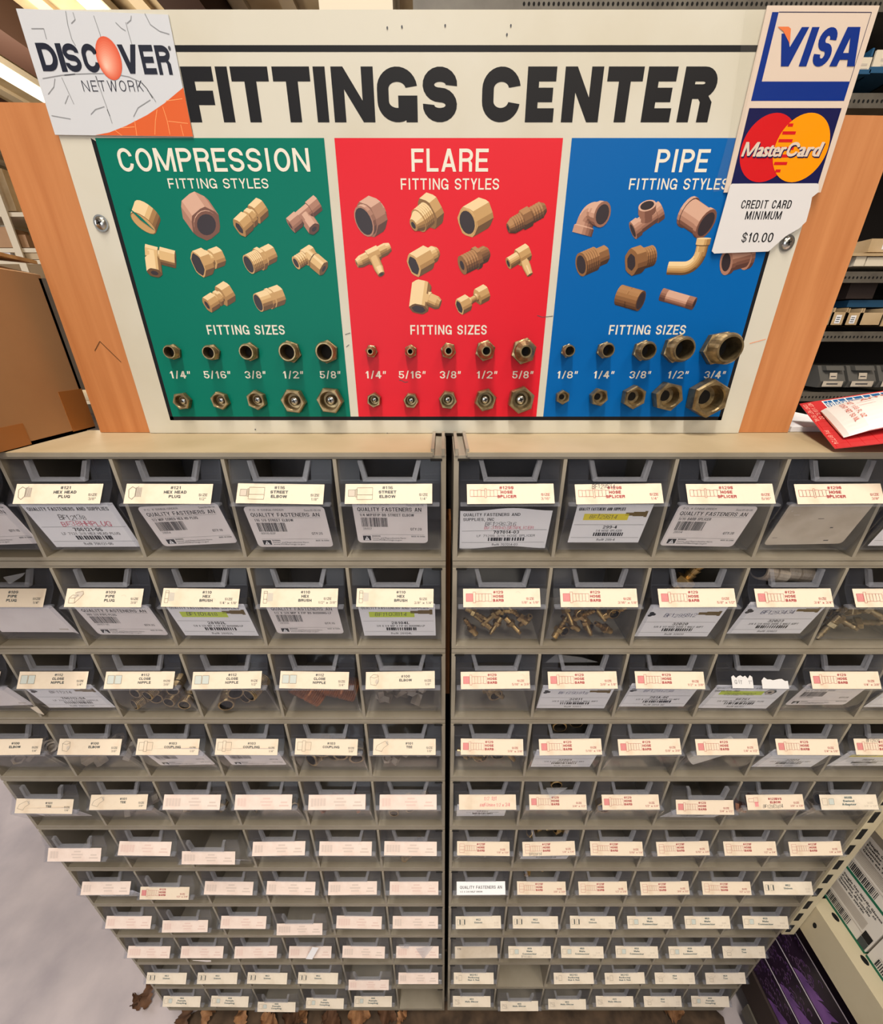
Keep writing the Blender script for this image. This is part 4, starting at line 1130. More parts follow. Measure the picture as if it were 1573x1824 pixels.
stext('FITTING SIZES', 369, 507, 579, 596, wt=.17); stext('FITTING SIZES', 731, 867, 579, 596, wt=.17); stext('FITTING SIZES', 1085, 1221, 579, 596, wt=.17)
for us, names in (((321, 387, 455, 522, 588), ('1/4"', '5/16"', '3/8"', '1/2"', '5/8"')), ((669, 734, 802, 867, 931), ('1/4"', '5/16"', '3/8"', '1/2"', '5/8"')), ((1010, 1075, 1140, 1207, 1273), ('1/8"', '1/4"', '3/8"', '1/2"', '3/4"'))):
    for u, s in zip(us, names):
        w = 37 if len(s) < 5 else 48
        stext(s, u - w / 2, u + w / 2, 661, 674, wt=.22)
wr.build('panel_lettering', sign)
pn = MB()
line(pn, SF, [sx(*p) for p in ((711, 677), (716, 678), (721, 681), (727, 680))], .0006, 'crack_dark', 3)
line(pn, SF, [sx(*p) for p in ((957, 562), (966, 565), (985, 563))], .0005, 'crack_dark', 3)
line(pn, SF, [sx(*p) for p in ((615, 596), (624, 593))], .0005, 'crack_dark', 3); line(pn, SF, [sx(*p) for p in ((617, 618), (622, 614))], .0005, 'crack_dark', 3)
line(pn, SF, [sx(*p) for p in ((1335, 612), (1364, 604))], .0005, 'crack_orange', 3)
for u, v in ((690, 50), (716, 48), (910, 46), (903, 62), (793, 46), (455, 765), (690, 772)): disc(pn, SF, *sx(u, v), .0007, .0009, 'crack_dark', 3, 6)
pn.build('pen_marks', sign)

# ---- printed pictures of fittings, drawn as flat shaded facets
def pic(parts, u, v, size, view, pal='pa'):
    """parts: list of (axis, [(x, r, sides, tone)], origin). Drawn at pixel (u, v) of the photograph's sign."""
    cx, cz = sx(u, v)
    Rv = Matrix.Rotation(math.radians(view[2]), 3, 'Y') @ Matrix.Rotation(math.radians(view[1]), 3, 'X') @ Matrix.Rotation(math.radians(view[0]), 3, 'Z')
    faces = []
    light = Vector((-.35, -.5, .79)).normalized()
    for path in parts:
        rings = []
        for (c, ax, r, sides, tone) in path['rings']:
            ax = Vector(ax).normalized()
            a = ax.orthogonal().normalized() if abs(ax.y) > .9 else ax.cross(Vector((0, 1, 0))).normalized()
            b2 = ax.cross(a)
            N = 18
            R = []
            for i in range(N):
                t = 2 * math.pi * i / N + .26
                q = r
                if sides == 6: q = r / math.cos(((t) % (math.pi / 3)) - math.pi / 6)
                if sides == 4: q = r / math.cos(((t) % (math.pi / 2)) - math.pi / 4)
                R.append(Rv @ (Vector(c) + a * q * math.cos(t) + b2 * q * math.sin(t)))
            rings.append((R, tone))
        for (Ra, ta), (Rb, tb) in zip(rings, rings[1:]):
            for i in range(18):
                j = (i + 1) % 18
                faces.append(([Ra[i], Ra[j], Rb[j], Rb[i]], tb, path.get('pal', pal)))
        for (R, tone), end, hole in ((rings[0], 0, path.get('h0', 0)), (rings[-1], 1, path.get('h1', 0))):
            P = R if end else R[::-1]
            faces.append((P, .08, path.get('pal', pal)))
            if hole:
                c = sum(P, Vector()) / 18
                rr = [c + (q - c) * hole for q in P]
                o2 = sum(rings[1][0] if not end else rings[-2][0], Vector()) / 18
                off = (c - o2).normalized() * .01 if (c - o2).length > 1e-6 else Vector()
                faces.append(([q + off for q in rr], None, path.get('hm', 'p_hole')))
    out = []
    for P, tone, pl in faces:
        n = Vector()
        for i in range(len(P)):
            a, b2 = P[i], P[(i + 1) % len(P)]
            n += a.cross(b2)
        if n.length < 1e-12: continue
        n.normalize()
        c = sum(P, Vector()) / len(P)
        out.append((c.y, P, n, tone, pl))
    # all windings are turned towards the viewer; faces on the far side of their own body are dropped
    vis = []
    for y, P, n, tone, pl in out:
        if n.y >= -1e-4: continue
        vis.append((y, P, n, tone, pl))
    vis.sort(key=lambda t: -t[0])
    Lx = 3.0
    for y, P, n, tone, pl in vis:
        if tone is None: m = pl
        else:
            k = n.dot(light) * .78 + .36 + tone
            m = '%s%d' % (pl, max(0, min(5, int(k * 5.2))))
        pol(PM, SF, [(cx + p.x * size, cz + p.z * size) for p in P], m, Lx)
        Lx += .02
def straight(rings, ax=(1, 0, 0), o=(0, 0, 0), **k):
    ax = Vector(ax).normalized(); o = Vector(o)
    return dict(rings=[(o + ax * x, ax, r, s, t) for x, r, s, t in rings], **k)
def bend(R, a0, a1, r, c=(0, 0, 0), n=8, **k):
    out = []
    for i in range(n + 1):
        a = math.radians(a0 + (a1 - a0) * i / n)
        out.append((Vector(c) + Vector((math.cos(a), 0, math.sin(a))) * R, Vector((-math.sin(a), 0, math.cos(a))) * (1 if a1 > a0 else -1), r, 0, 0))
    return out
def th(x0, x1, r, n=6): 
    o = []
    for i in range(n):
        o += [(x0 + (x1 - x0) * i / n, r, 0, -.12), (x0 + (x1 - x0) * (i + .6) / n, r * .96, 0, .1)]
    return o + [(x1, r, 0, -.1)]
PM = MB()
hx = lambda a, b_, r: [(a, r, 6, 0), (b_, r, 6, 0)]
cy = lambda a, b_, r, t=0: [(a, r, 0, t), (b_, r, 0, t)]
VW = (0, 0, 0)
D1 = (-.72, -.52, -.42)    # axis towards the viewer, down to one side
D2 = (.78, .5, .40)
# green panel
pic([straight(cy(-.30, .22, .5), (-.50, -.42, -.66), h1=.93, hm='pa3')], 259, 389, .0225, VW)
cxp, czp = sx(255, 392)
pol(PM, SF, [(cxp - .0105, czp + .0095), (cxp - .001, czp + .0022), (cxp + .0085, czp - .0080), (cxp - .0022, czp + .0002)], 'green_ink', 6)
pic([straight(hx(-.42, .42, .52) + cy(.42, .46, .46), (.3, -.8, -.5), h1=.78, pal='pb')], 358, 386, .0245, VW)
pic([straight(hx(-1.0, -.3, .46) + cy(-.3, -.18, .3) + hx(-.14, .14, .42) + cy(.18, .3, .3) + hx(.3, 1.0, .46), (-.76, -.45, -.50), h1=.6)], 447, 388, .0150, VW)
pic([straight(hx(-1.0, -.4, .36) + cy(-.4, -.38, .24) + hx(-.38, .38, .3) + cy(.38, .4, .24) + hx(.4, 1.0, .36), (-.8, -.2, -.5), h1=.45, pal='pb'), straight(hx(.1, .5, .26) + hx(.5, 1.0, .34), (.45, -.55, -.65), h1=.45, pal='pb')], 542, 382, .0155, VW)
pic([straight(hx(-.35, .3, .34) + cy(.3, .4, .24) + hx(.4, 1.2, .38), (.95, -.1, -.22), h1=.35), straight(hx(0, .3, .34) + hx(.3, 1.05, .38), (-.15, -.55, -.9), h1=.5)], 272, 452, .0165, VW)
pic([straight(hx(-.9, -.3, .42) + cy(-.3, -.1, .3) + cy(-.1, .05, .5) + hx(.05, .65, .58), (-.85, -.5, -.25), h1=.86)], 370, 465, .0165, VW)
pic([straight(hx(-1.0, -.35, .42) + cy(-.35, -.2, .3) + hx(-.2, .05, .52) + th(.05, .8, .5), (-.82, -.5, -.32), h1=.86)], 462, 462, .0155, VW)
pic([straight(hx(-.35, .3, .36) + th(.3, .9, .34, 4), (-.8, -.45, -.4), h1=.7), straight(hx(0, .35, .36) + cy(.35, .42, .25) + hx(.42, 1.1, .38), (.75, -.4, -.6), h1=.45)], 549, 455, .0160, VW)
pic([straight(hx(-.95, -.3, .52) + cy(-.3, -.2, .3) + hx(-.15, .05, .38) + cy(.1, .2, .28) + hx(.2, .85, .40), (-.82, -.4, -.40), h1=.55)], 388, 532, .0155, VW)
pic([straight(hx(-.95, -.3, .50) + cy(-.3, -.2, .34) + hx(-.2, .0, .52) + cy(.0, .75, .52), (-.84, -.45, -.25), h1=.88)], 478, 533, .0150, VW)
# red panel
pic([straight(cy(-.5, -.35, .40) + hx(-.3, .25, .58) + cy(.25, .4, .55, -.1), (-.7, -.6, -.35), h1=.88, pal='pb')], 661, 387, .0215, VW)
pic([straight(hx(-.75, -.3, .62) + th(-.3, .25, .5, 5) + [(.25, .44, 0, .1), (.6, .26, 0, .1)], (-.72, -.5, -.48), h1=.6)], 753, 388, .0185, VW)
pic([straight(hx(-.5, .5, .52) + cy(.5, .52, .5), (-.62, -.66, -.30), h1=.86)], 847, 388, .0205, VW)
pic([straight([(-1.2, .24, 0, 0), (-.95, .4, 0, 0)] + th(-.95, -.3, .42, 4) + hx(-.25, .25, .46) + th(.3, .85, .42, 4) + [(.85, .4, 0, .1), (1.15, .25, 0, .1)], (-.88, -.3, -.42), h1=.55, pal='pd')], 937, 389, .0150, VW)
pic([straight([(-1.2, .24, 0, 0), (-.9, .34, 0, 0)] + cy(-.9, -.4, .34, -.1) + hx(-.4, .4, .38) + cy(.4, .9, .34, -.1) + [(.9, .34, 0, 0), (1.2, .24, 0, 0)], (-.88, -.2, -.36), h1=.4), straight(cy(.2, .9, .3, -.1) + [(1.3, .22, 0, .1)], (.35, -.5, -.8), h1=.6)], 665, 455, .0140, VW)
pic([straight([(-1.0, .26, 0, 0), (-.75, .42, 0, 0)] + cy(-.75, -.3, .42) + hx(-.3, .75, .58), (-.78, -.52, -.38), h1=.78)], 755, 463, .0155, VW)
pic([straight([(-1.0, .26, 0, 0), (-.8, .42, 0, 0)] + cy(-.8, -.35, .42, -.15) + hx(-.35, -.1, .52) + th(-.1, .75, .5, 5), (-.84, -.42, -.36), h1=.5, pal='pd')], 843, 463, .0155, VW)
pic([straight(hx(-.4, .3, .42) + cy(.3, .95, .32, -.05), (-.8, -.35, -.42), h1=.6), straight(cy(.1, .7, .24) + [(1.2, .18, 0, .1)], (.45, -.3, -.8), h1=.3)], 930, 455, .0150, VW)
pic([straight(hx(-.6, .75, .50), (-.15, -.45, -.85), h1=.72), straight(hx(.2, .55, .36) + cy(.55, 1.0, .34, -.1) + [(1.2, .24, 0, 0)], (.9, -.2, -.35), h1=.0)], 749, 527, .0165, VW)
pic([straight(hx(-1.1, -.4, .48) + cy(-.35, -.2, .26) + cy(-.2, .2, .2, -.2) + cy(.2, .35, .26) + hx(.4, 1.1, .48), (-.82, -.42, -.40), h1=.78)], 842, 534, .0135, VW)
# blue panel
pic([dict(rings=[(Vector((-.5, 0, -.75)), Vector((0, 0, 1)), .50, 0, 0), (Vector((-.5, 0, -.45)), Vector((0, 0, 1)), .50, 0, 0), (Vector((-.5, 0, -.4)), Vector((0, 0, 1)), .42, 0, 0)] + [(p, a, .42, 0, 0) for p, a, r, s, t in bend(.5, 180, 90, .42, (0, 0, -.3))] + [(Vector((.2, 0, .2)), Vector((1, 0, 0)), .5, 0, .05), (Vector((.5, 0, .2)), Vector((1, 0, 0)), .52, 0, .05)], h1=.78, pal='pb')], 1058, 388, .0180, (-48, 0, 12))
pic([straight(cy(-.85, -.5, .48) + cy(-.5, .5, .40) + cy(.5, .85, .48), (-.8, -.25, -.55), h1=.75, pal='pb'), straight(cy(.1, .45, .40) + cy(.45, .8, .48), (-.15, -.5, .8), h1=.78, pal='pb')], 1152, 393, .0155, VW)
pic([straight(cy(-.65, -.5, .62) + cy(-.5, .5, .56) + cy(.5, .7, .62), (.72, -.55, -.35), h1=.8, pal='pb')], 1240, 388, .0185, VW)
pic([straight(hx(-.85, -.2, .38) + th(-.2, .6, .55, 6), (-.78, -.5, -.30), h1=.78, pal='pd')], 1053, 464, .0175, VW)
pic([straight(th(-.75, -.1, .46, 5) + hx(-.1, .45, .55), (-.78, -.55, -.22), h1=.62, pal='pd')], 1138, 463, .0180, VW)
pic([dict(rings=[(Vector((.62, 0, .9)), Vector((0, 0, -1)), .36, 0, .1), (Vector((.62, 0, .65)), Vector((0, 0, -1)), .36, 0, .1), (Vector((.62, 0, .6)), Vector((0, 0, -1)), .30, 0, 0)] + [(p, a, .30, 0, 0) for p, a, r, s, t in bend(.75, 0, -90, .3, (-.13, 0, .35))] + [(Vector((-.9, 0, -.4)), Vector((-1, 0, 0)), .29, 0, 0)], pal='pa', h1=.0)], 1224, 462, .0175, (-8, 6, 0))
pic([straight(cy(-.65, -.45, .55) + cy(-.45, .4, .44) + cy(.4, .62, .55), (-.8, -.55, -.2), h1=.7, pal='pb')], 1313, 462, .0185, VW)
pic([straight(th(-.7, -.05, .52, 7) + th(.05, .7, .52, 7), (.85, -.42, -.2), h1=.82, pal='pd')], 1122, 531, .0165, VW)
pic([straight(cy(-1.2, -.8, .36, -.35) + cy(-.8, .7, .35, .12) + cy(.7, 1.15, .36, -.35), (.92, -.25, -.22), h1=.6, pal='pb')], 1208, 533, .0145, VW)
PM.build('printed_pictures', sign)

# ---- the real sample fittings screwed to the sign
def sample(u, v, kind, rpx, prot, label, screw=False, n=24, depth=.8):
    """kind: cone / thread / taper / nut."""
    p = px(u, v, Y=YS - prot * .8)
    sc_ = 1.0 / ((p - Vector((0, -CD, CZ))).length)
    # pixels to metres at that depth
    dep = (p.y + CD) * CP + (CZ - p.z) * SP
    r = rpx * .86 * dep / FPX
    mb = MB(); m = 'old_brass'
    rot = frnd.uniform(0, 1.0)
    def ring(y, q, sides=0):
        R = []
        for i in range(n):
            a = 2 * math.pi * i / n
            k = q / math.cos(((a) % (math.pi / 3)) - math.pi / 6) if sides else q
            R.append((k * math.cos(a + rot), y, k * math.sin(a + rot)))
        return R
    if kind == 'nut':
        P = [ring(0, r * .86, 6), ring(-prot * .12, r * .94, 6), ring(-prot * .85, r * .94, 6), ring(-prot, r * .86, 6), ring(-prot, r * .76), ring(-prot * .9, r * .70), ring(-prot * .12, r * .64), ring(-prot * .1, r * .40)]
    elif kind == 'cone':
        P = [ring(0, r * .92, 6), ring(-prot * .42, r * .92, 6), ring(-prot * .45, r * .84), ring(-prot * .7, r * .82), ring(-prot * .74, r * .80), ring(-prot, r * .50), ring(-prot, r * .38), ring(-prot * .4, r * .34)]
    else:
        ra, rb = (r * .90, r * .86) if kind == 'thread' else (r * .93, r * .86)
        P = [ring(0, r * .90, 6), ring(-prot * .30, r * .90, 6), ring(-prot * .33, ra * .92)]
        for i in range(5):
            y0 = -prot * (.38 + .105 * i); P += [ring(y0, ra * .95), ring(y0 - prot * .05, ra)]
        P += [ring(-prot * .95, rb * .97), ring(-prot, rb * .93), ring(-prot, rb * .80), ring(-prot * .08, rb * .70)]
    mb.ring_stack(P, m); 
    del mb.f[-2:]; del mb.mi[-2:]; del mb.sm[-2:]
    last = [Vector(q) for q in P[-1]]
    mb.poly(last[::-1] if False else last, 'bore')
    o = mb.build('sample_fitting', sign); o.location = (p.x, 0, p.z - ZB)
    o['label'] = label
    if screw:
        phillips('screw', (0, -prot * .28, 0), r * .42, o)
    return o
def phillips(name, loc, r, parent):
    mb = MB(); n = 20
    rg = lambda y, q: [(q * math.cos(2 * math.pi * i / n), y, q * math.sin(2 * math.pi * i / n)) for i in range(n)]
    mb.ring_stack([rg(0, r), rg(-r * .22, r), rg(-r * .5, r * .72), rg(-r * .58, r * .3)], 'steel', smooth=True)
    F = Frame((0, -r * .60, 0), (1, 0, .35), (-.35, 0, 1), .0001)
    rect(mb, F, -r * .42, -r * .1, r * .42, r * .1, 'bore', 1); rect(mb, F, -r * .1, -r * .42, r * .1, r * .42, 'bore', 1)
    o = mb.build(name, parent); o.location = loc
    return o
SZ = ('1/4"', '5/16"', '3/8"', '1/2"', '5/8"')
for i, (u, v, r, h) in enumerate(((303, 627, 15, .009), (373, 628, 16, .009), (440, 627, 18, .011), (513, 627, 21.5, .012), (579, 627, 22.5, .013))):
    sample(u, v, 'thread', r, h, 'grey brass compression body above ' + SZ[i])
for i, (u, v, r, h) in enumerate(((323, 715, 16.5, .007), (391, 714, 17, .007), (456, 713, 18.5, .008), (522, 715, 23.5, .009), (587, 714, 25, .011))):
    sample(u, v, 'nut', r, h, 'brass compression nut below ' + SZ[i], True)
for i, (u, v, r, h) in enumerate(((660, 626, 12, .012), (731, 626, 12.5, .012), (799, 625, 15.5, .014), (866, 625, 20, .016), (936, 626, 25, .017))):
    sample(u, v, 'cone', r, h, 'brass flare body above ' + SZ[i])
for i, (u, v, r, h) in enumerate(((666, 713, 14, .008), (732, 714, 15, .008), (798, 713, 18, .010), (865, 713, 21.5, .010), (929, 713, 25.5, .011))):
    sample(u, v, 'nut', r, h, 'brass flare nut below ' + SZ[i], True)
SZ = ('1/8"', '1/4"', '3/8"', '1/2"', '3/4"')
for i, (u, v, r, h) in enumerate(((1014, 625, 13, .010), (1082, 624, 16, .012), (1153, 625, 20, .015), (1216, 622, 27, .019), (1296, 621, 33, .022))):
    sample(u, v, 'taper', r, h, 'brass pipe nipple above ' + SZ[i])
for i, (u, v, r, h) in enumerate(((1003, 708, 13.5, .007), (1068, 708, 17, .009), (1131, 708, 22, .011), (1192, 707, 27.5, .013), (1265, 710, 36, .016))):
    sample(u, v, 'nut', r, h, 'brass pipe cap below ' + SZ[i])
for u, v in ((181, 398), (1401, 433)):
    p = px(u, v, Y=YS)
    o = phillips('screw', (p.x, 0, p.z - ZB), .0050, sign); o['label'] = 'steel cross-head screw'
    b = MB(); F = Frame((p.x, -.0003, p.z - ZB), (1, 0, 0), (0, 0, 1)); n = 22
    ra = [F(.0062 * math.cos(2 * math.pi * i / n), .0062 * math.sin(2 * math.pi * i / n), 0) for i in range(n)]
    rb = [q + Vector((0, -.0008, 0)) for q in ra]
    b.ring_stack([ra, rb], 'steel'); b.build('washer', sign)

# plywood behind the sign
mb = MB()
zl, zr = px(40, 181, Y=YS + .003).z, px(1540, 206, Y=YS + .003).z
y0, y1 = YS + .0034, YS + .0155
V = [(-.3645, y0, ZTOP + .0034), (.3665, y0, ZTOP + .0034), (.3675, y0, zr), (-.3635, y0, zl)]
mb.hexa([*V, *[(a, y1, c) for a, b_, c in V]], 'plywood')
ply = mb.build('plywood_panel'); tag(ply, 'orange plywood panel standing behind the cream fittings board', 'plywood panel')
pm = MB(); F = Frame((0, y0 - .0001, 0), (1, 0, 0), (0, 0, 1))
def wx(u, v): p = px(u, v, Y=y0); return p.x, p.z
line(pm, F, [wx(*p) for p in ((169, 625), (178, 608), (216, 645))], .0007, 'pen', 1)
pm.build('pen_mark', ply)

# ------------------------------------------------------------------ decals
YD = YS - .0012
def dx(u, v): p = px(u, v, Y=YD); return p.x, p.z
dec = empty('card_decal', (0, YD, 0)); tag(dec, 'white and orange network decal with black lettering on the corner of the board', 'decal')
DF = Frame((0, 0, 0), (1, 0, 0), (0, 0, 1), .00008)
xl, xr = dx(98, 240)[0], dx(343, 243)[0]
zt1, zt2, zb1, zb2 = dx(38, 15)[1], dx(303, 26)[1], dx(98, 240)[1], dx(343, 243.7)[1]
b = MB()
V = [(xl, 0, zb1), (xr, 0, zb2), (xr, 0, zt2), (xl, 0, zt1)]
b.hexa([*V, *[(a, .0008, c) for a, _, c in V]], 'decal_white')
sheet = b.build('sheet', dec)
b = MB()
P = [dx(*p) for p in ((344, 243.3), (170, 240.8), (195, 236), (225, 224), (262, 205), (293, 184), (312, 168), (326.5, 156))]
pol(b, DF, P, 'decal_orange', 1)
def dtext(s, u0, u1, vt, vb, wt=.16, L=2, m='decal_navy', face='own', **k):
    va = (vt + vb) / 2; a, b_ = dx(u0, va)[0], dx(u1, va)[0]
    text(b, DF, s, a, dx(u0, vb)[1], dx(u0, vt)[1] - dx(u0, vb)[1], m, width=b_ - a, wt=wt, L=L, face=face, **k)
k_ = 400 / 1573
W1 = [('D', 274, 400), ('I', 412, 447), ('S', 450, 560), ('C', 580, 690), ('V', 843, 972), ('E', 990, 1083), ('R', 1098, 1196)]
for ch, a, c in W1:
    vt, vb = 300 * k_ + (a - 250) / 950 * 5, 500 * k_ + (a - 300) / 900 * 7
    va = (vt + vb) / 2
    A_, B_ = dx(a * k_, va)[0], dx(c * k_, va)[0]
    h = dx(100, vt)[1] - dx(100, vb)[1]
    for p in outline(ch, B_ - A_, h, min(.0040, (B_ - A_) * .26) if ch != 'I' else .0042, .0034): pol(b, DF, [(A_ + x, dx(100, vb)[1] + y) for x, y in p], 'decal_navy', 2)
dtext('NETWORK', 578 * k_, 1000 * k_, 143.5, 163, wt=.09, cond=.7, gap=.28)
cx, cz = dx(763 * k_, 411 * k_)
for i in range(12):
    disc(b, DF, cx - .00028 * i, cz - .00036 * i, .0092 * (1 - i * .08), .0120 * (1 - i * .08), 'orb_%d' % i, 2 + i * .2)
disc(b, DF, *dx(302, 86), .0010, .0013, 'crack_dark', 2, 8)
for pts in (((117, 20), (121, 45), (128, 70), (135, 82)), ((130, 22), (134, 35), (127, 42)), ((167, 28), (178, 60), (186, 90)), ((224, 40), (230, 62), (236, 82)), ((206, 40), (216, 50), (224, 55)), ((258, 24), (268, 44), (285, 56), (302, 61)), ((56, 51), (78, 51), (83, 70)), ((234, 28), (233, 36), (226, 42)),
            ((76, 140), (110, 134), (135, 132), (165, 131), (200, 131), (230, 137), (252, 147)), ((170, 135), (182, 168), (192, 196), (200, 220)), ((110, 138), (120, 160), (132, 186)), ((98, 140), (96, 155), (86, 168)), ((162, 204), (170, 195), (186, 190)), ((238, 208), (246, 192), (268, 178)), ((262, 160), (272, 172), (278, 182)), ((122, 170), (116, 185)), ((92, 206), (126, 212))):
    line(b, DF, [dx(*p) for p in pts], .0005, 'crack', 1.5)
for pts in (((252, 147), (262, 158), (272, 175)), ((115, 134), (134, 132)), ((171, 136), (177, 155)), ((191, 195), (196, 207))): line(b, DF, [dx(*p) for p in pts], .0006, 'crack_dark', 1.6)
for pts in (((280, 195), (277, 215), (276, 240)), ((290, 190), (298, 215), (303, 240)), ((300, 216), (335, 220)), ((240, 215), (244, 242)), ((216, 228), (240, 226)), ((322, 222), (327, 242)), ((296, 180), (325, 176)), ((205, 232), (218, 242))):
    line(b, DF, [dx(*p) for p in pts], .0005, 'crack_orange', 1.5)
b.build('print', dec)

# two card marks on one glossy sheet
card = empty('card_sticker', (0, YD, 0)); tag(card, 'tall glossy two-card sticker, blue wordmark above red and amber circles, on the board corner', 'sticker')
k3 = 400 / 1520
def c3(x, y): return dx(1173 + x * k3, y * k3)
X0, X1 = (c3(735, 40)[0] + c3(445, 1300)[0]) / 2, (c3(1508, 40)[0] + c3(1090, 1300)[0]) / 2
Z1, Z0 = c3(735, 37)[1], c3(445, 1303)[1]
b = MB(); b.box(X0, 0, Z0, X1, .0006, Z1, 'card_white'); b.build('sheet', card)
b = MB()
zz = lambda y: dx(1400, y * k3)[1]
cw = X1 - X0
XB0, XB1 = X0 + cw * .055, X1 - cw * .055
rect(b, DF, XB0, zz(683), XB1, zz(552), 'card_blue', 1); rect(b, DF, XB0, zz(552), XB0 + cw * .058, zz(82), 'card_blue', 1)
disc(b, DF, XB0 + cw * .058 + .0022, zz(552) + .0022 - .0004, .0001, .0001, 'card_blue', 1, 6)
line(b, DF, [(XB0 + cw * .06, zz(82)), (XB1, zz(84)), (XB1, zz(552))], .0004, 'card_navy', 1)
def vpoly(pts, m, L=2): pol(b, DF, [c3(*p) for p in pts], m, L)
vpoly([(833, 228), (870, 228), (888, 320), (970, 184), (1020, 184), (880, 450), (828, 450)], 'card_blue')
vpoly([(805, 182), (880, 182), (895, 196), (888, 300), (845, 215)], 'card_orange', 3)
vpoly([(1040, 184), (1090, 184), (1000, 450), (948, 450)], 'card_blue')
ax, az = c3(1128, 318)
hS = zz(184) - zz(452); wS = cw * .16
for p in outline('S', wS, hS, wS * .38, hS * .21): pol(b, DF, [(ax - wS / 2 + x + (y - hS / 2) * .10, zz(452) + y) for x, y in p], 'card_blue', 2)
vpoly([(1155, 450), (1205, 450), (1300, 250), (1305, 184), (1280, 184)], 'card_blue', 3); vpoly([(1275, 450), (1325, 450), (1366, 184), (1305, 184), (1290, 330)], 'card_blue', 3.3)
vpoly([(1225, 405), (1292, 405), (1297, 360), (1240, 360)], 'card_blue', 3.6)
# lower mark
rect(b, DF, XB0, zz(1262), XB1, zz(732), 'card_navy', 1)
zc = (zz(764) + zz(1234)) / 2; rr = (zz(764) - zz(1234)) / 2
cxm = (XB0 + XB1) / 2; dcx = rr * .62
disc(b, DF, cxm - dcx, zc, rr, rr, 'card_red', 2, 48); disc(b, DF, cxm + dcx, zc, rr, rr, 'card_amber', 3, 48)
for i in range(7):
    z = zc + rr * (.66 - .22 * i)
    wv = math.sqrt(max(0, rr * rr - (z - zc) ** 2)) - dcx
    if wv > 0: rect(b, DF, cxm - wv * .85, z - rr * .045, cxm + wv * (.9 if i % 2 else .6), z + rr * .045, 'card_red' , 4)
zt_ = zc - rr * .24; hh = rr * .42
for off, m, L in ((.0008, 'card_navy', 5), (0, 'card_white', 6)):
    xw = cxm - rr * 1.56 + off
    text(b, DF, 'M', xw, zt_ - off, hh, m, width=rr * .52, wt=.22, L=L, shear=.18)
    text(b, DF, 'aster', xw + rr * .56, zt_ - off, hh * 1.0, m, width=rr * 1.02, wt=.24, L=L, shear=.18, face='b', gap=.02)
    text(b, DF, 'C', xw + rr * 1.64, zt_ - off, hh, m, width=rr * .42, wt=.22, L=L, shear=.18)
    text(b, DF, 'ard', xw + rr * 2.08, zt_ - off, hh, m, width=rr * .86, wt=.24, L=L, shear=.18, face='b', gap=.02)
b.build('print', card)
# the clear tape that holds it
YT = YD - .0008
b = MB()
P = [px(1173 + x * k3, y * k3, Y=YT) for x, y in ((590, 70), (735, 60), (560, 900), (430, 1290), (370, 1300), (480, 900))]
b.poly(P[::-1], 'clear_tape'); o = b.build('clear_tape'); tag(o, 'crinkled clear tape along the edge of the two-card sticker', 'tape')

# the minimum-charge note
note = empty('price_note', (0, YD - .0014, 0)); tag(note, 'white CREDIT CARD MINIMUM note with torn corner stuck below the card sticker', 'note')
def n3(x, y): p = px(1173 + x * k3, y * k3, Y=YD - .0014); return p.x, p.z
b = MB()
P = [n3(*p) for p in ((500, 1243), (1075, 1241), (1086, 1250), (1084, 1300), (1040, 1335), (1028, 1400), (1000, 1500), (950, 1548), (860, 1600), (745, 1702), (378, 1716), (362, 1700), (486, 1256))][::-1]
n = len(P)
V = [(x, 0, z) for x, z in P] + [(x, .0005, z) for x, z in P]
b.mesh(V, [tuple(range(n)), tuple(range(2 * n - 1, n - 1, -1))] + [(i, i + n, (i + 1) % n + n, (i + 1) % n) for i in range(n)], 'note_paper')
b.build('paper', note)
b = MB()
def ntext(s, x0, x1, yt, yb, wt=.15):
    a, c = n3(x0, (yt + yb) / 2)[0], n3(x1, (yt + yb) / 2)[0]
    text(b, DF, s, a, n3(700, yb)[1], n3(700, yt)[1] - n3(700, yb)[1], 'black_ink', width=c - a, wt=wt, cond=.5, L=1)
ntext('CREDIT CARD', 562, 900, 1355, 1412); ntext('MINIMUM', 590, 832, 1430, 1486); ntext('$10.00', 566, 776, 1575, 1640)
b.build('print', note)

# ------------------------------------------------------------------ things on top of the rack
# cardboard carton
cb = empty('cardboard_box', (-.56, .03, ZTOP + .003)); tag(cb, 'large brown cardboard box with raised flap on top of the bins beside the plywood', 'box')
def bx(name, x0, y0, z0, x1, y1, z1, m, parent, label=None):
    b = MB(); b.box(x0, y0, z0, x1, y1, z1, m); o = b.build(name, parent)
    if label: o['label'] = label
    return o
q = Vector(cb.location)
XR, YF, YB, ZT = -.3875, -.085, .098, 1.4345
b = MB(); t = .003
L_ = lambda x, y, z: (x - q.x, y - q.y, z - q.z)
zb_ = ZTOP + .0036
for (x0, y0, x1, y1) in ((XR - t, YF, XR, YB), (-.76, YF, -.76 + t, YB), (-.76, YF, XR, YF + t), (-.76, YB - t, XR, YB)):
    b.box(*L_(x0, y0, zb_), *L_(x1, y1, ZT), 'cardboard')
b.box(*L_(-.76, YF, zb_), *L_(XR, YB, zb_ + t), 'cardboard')
b.build('carton', cb)
b = MB()
P = [L_(XR, YB, ZT), L_(XR, YF, ZT), L_(XR - .085, YF, ZT + .03), L_(XR - .085, YB, ZT + .014)]
b.hexa([*P, *[(x, y, z + .003) for x, y, z in P]], 'cardboard'); b.build('flap', cb)
b = MB()
P = [L_(XR, YB + .002, ZT + .012), L_(XR - .01, YF, ZT + .022), L_(XR - .2, YF, ZT + .030), L_(XR - .2, YB + .002, ZT + .03)]
b.hexa([*P, *[(x, y, z + .003) for x, y, z in P]], 'cardboard_edge'); b.build('flap', cb)
bx('packing_tape', *L_(XR, -.06, zb_ + .0005), *L_(XR + .0004, .024, zb_ + .020), 'carton_tape', cb, 'darker brown packing tape')
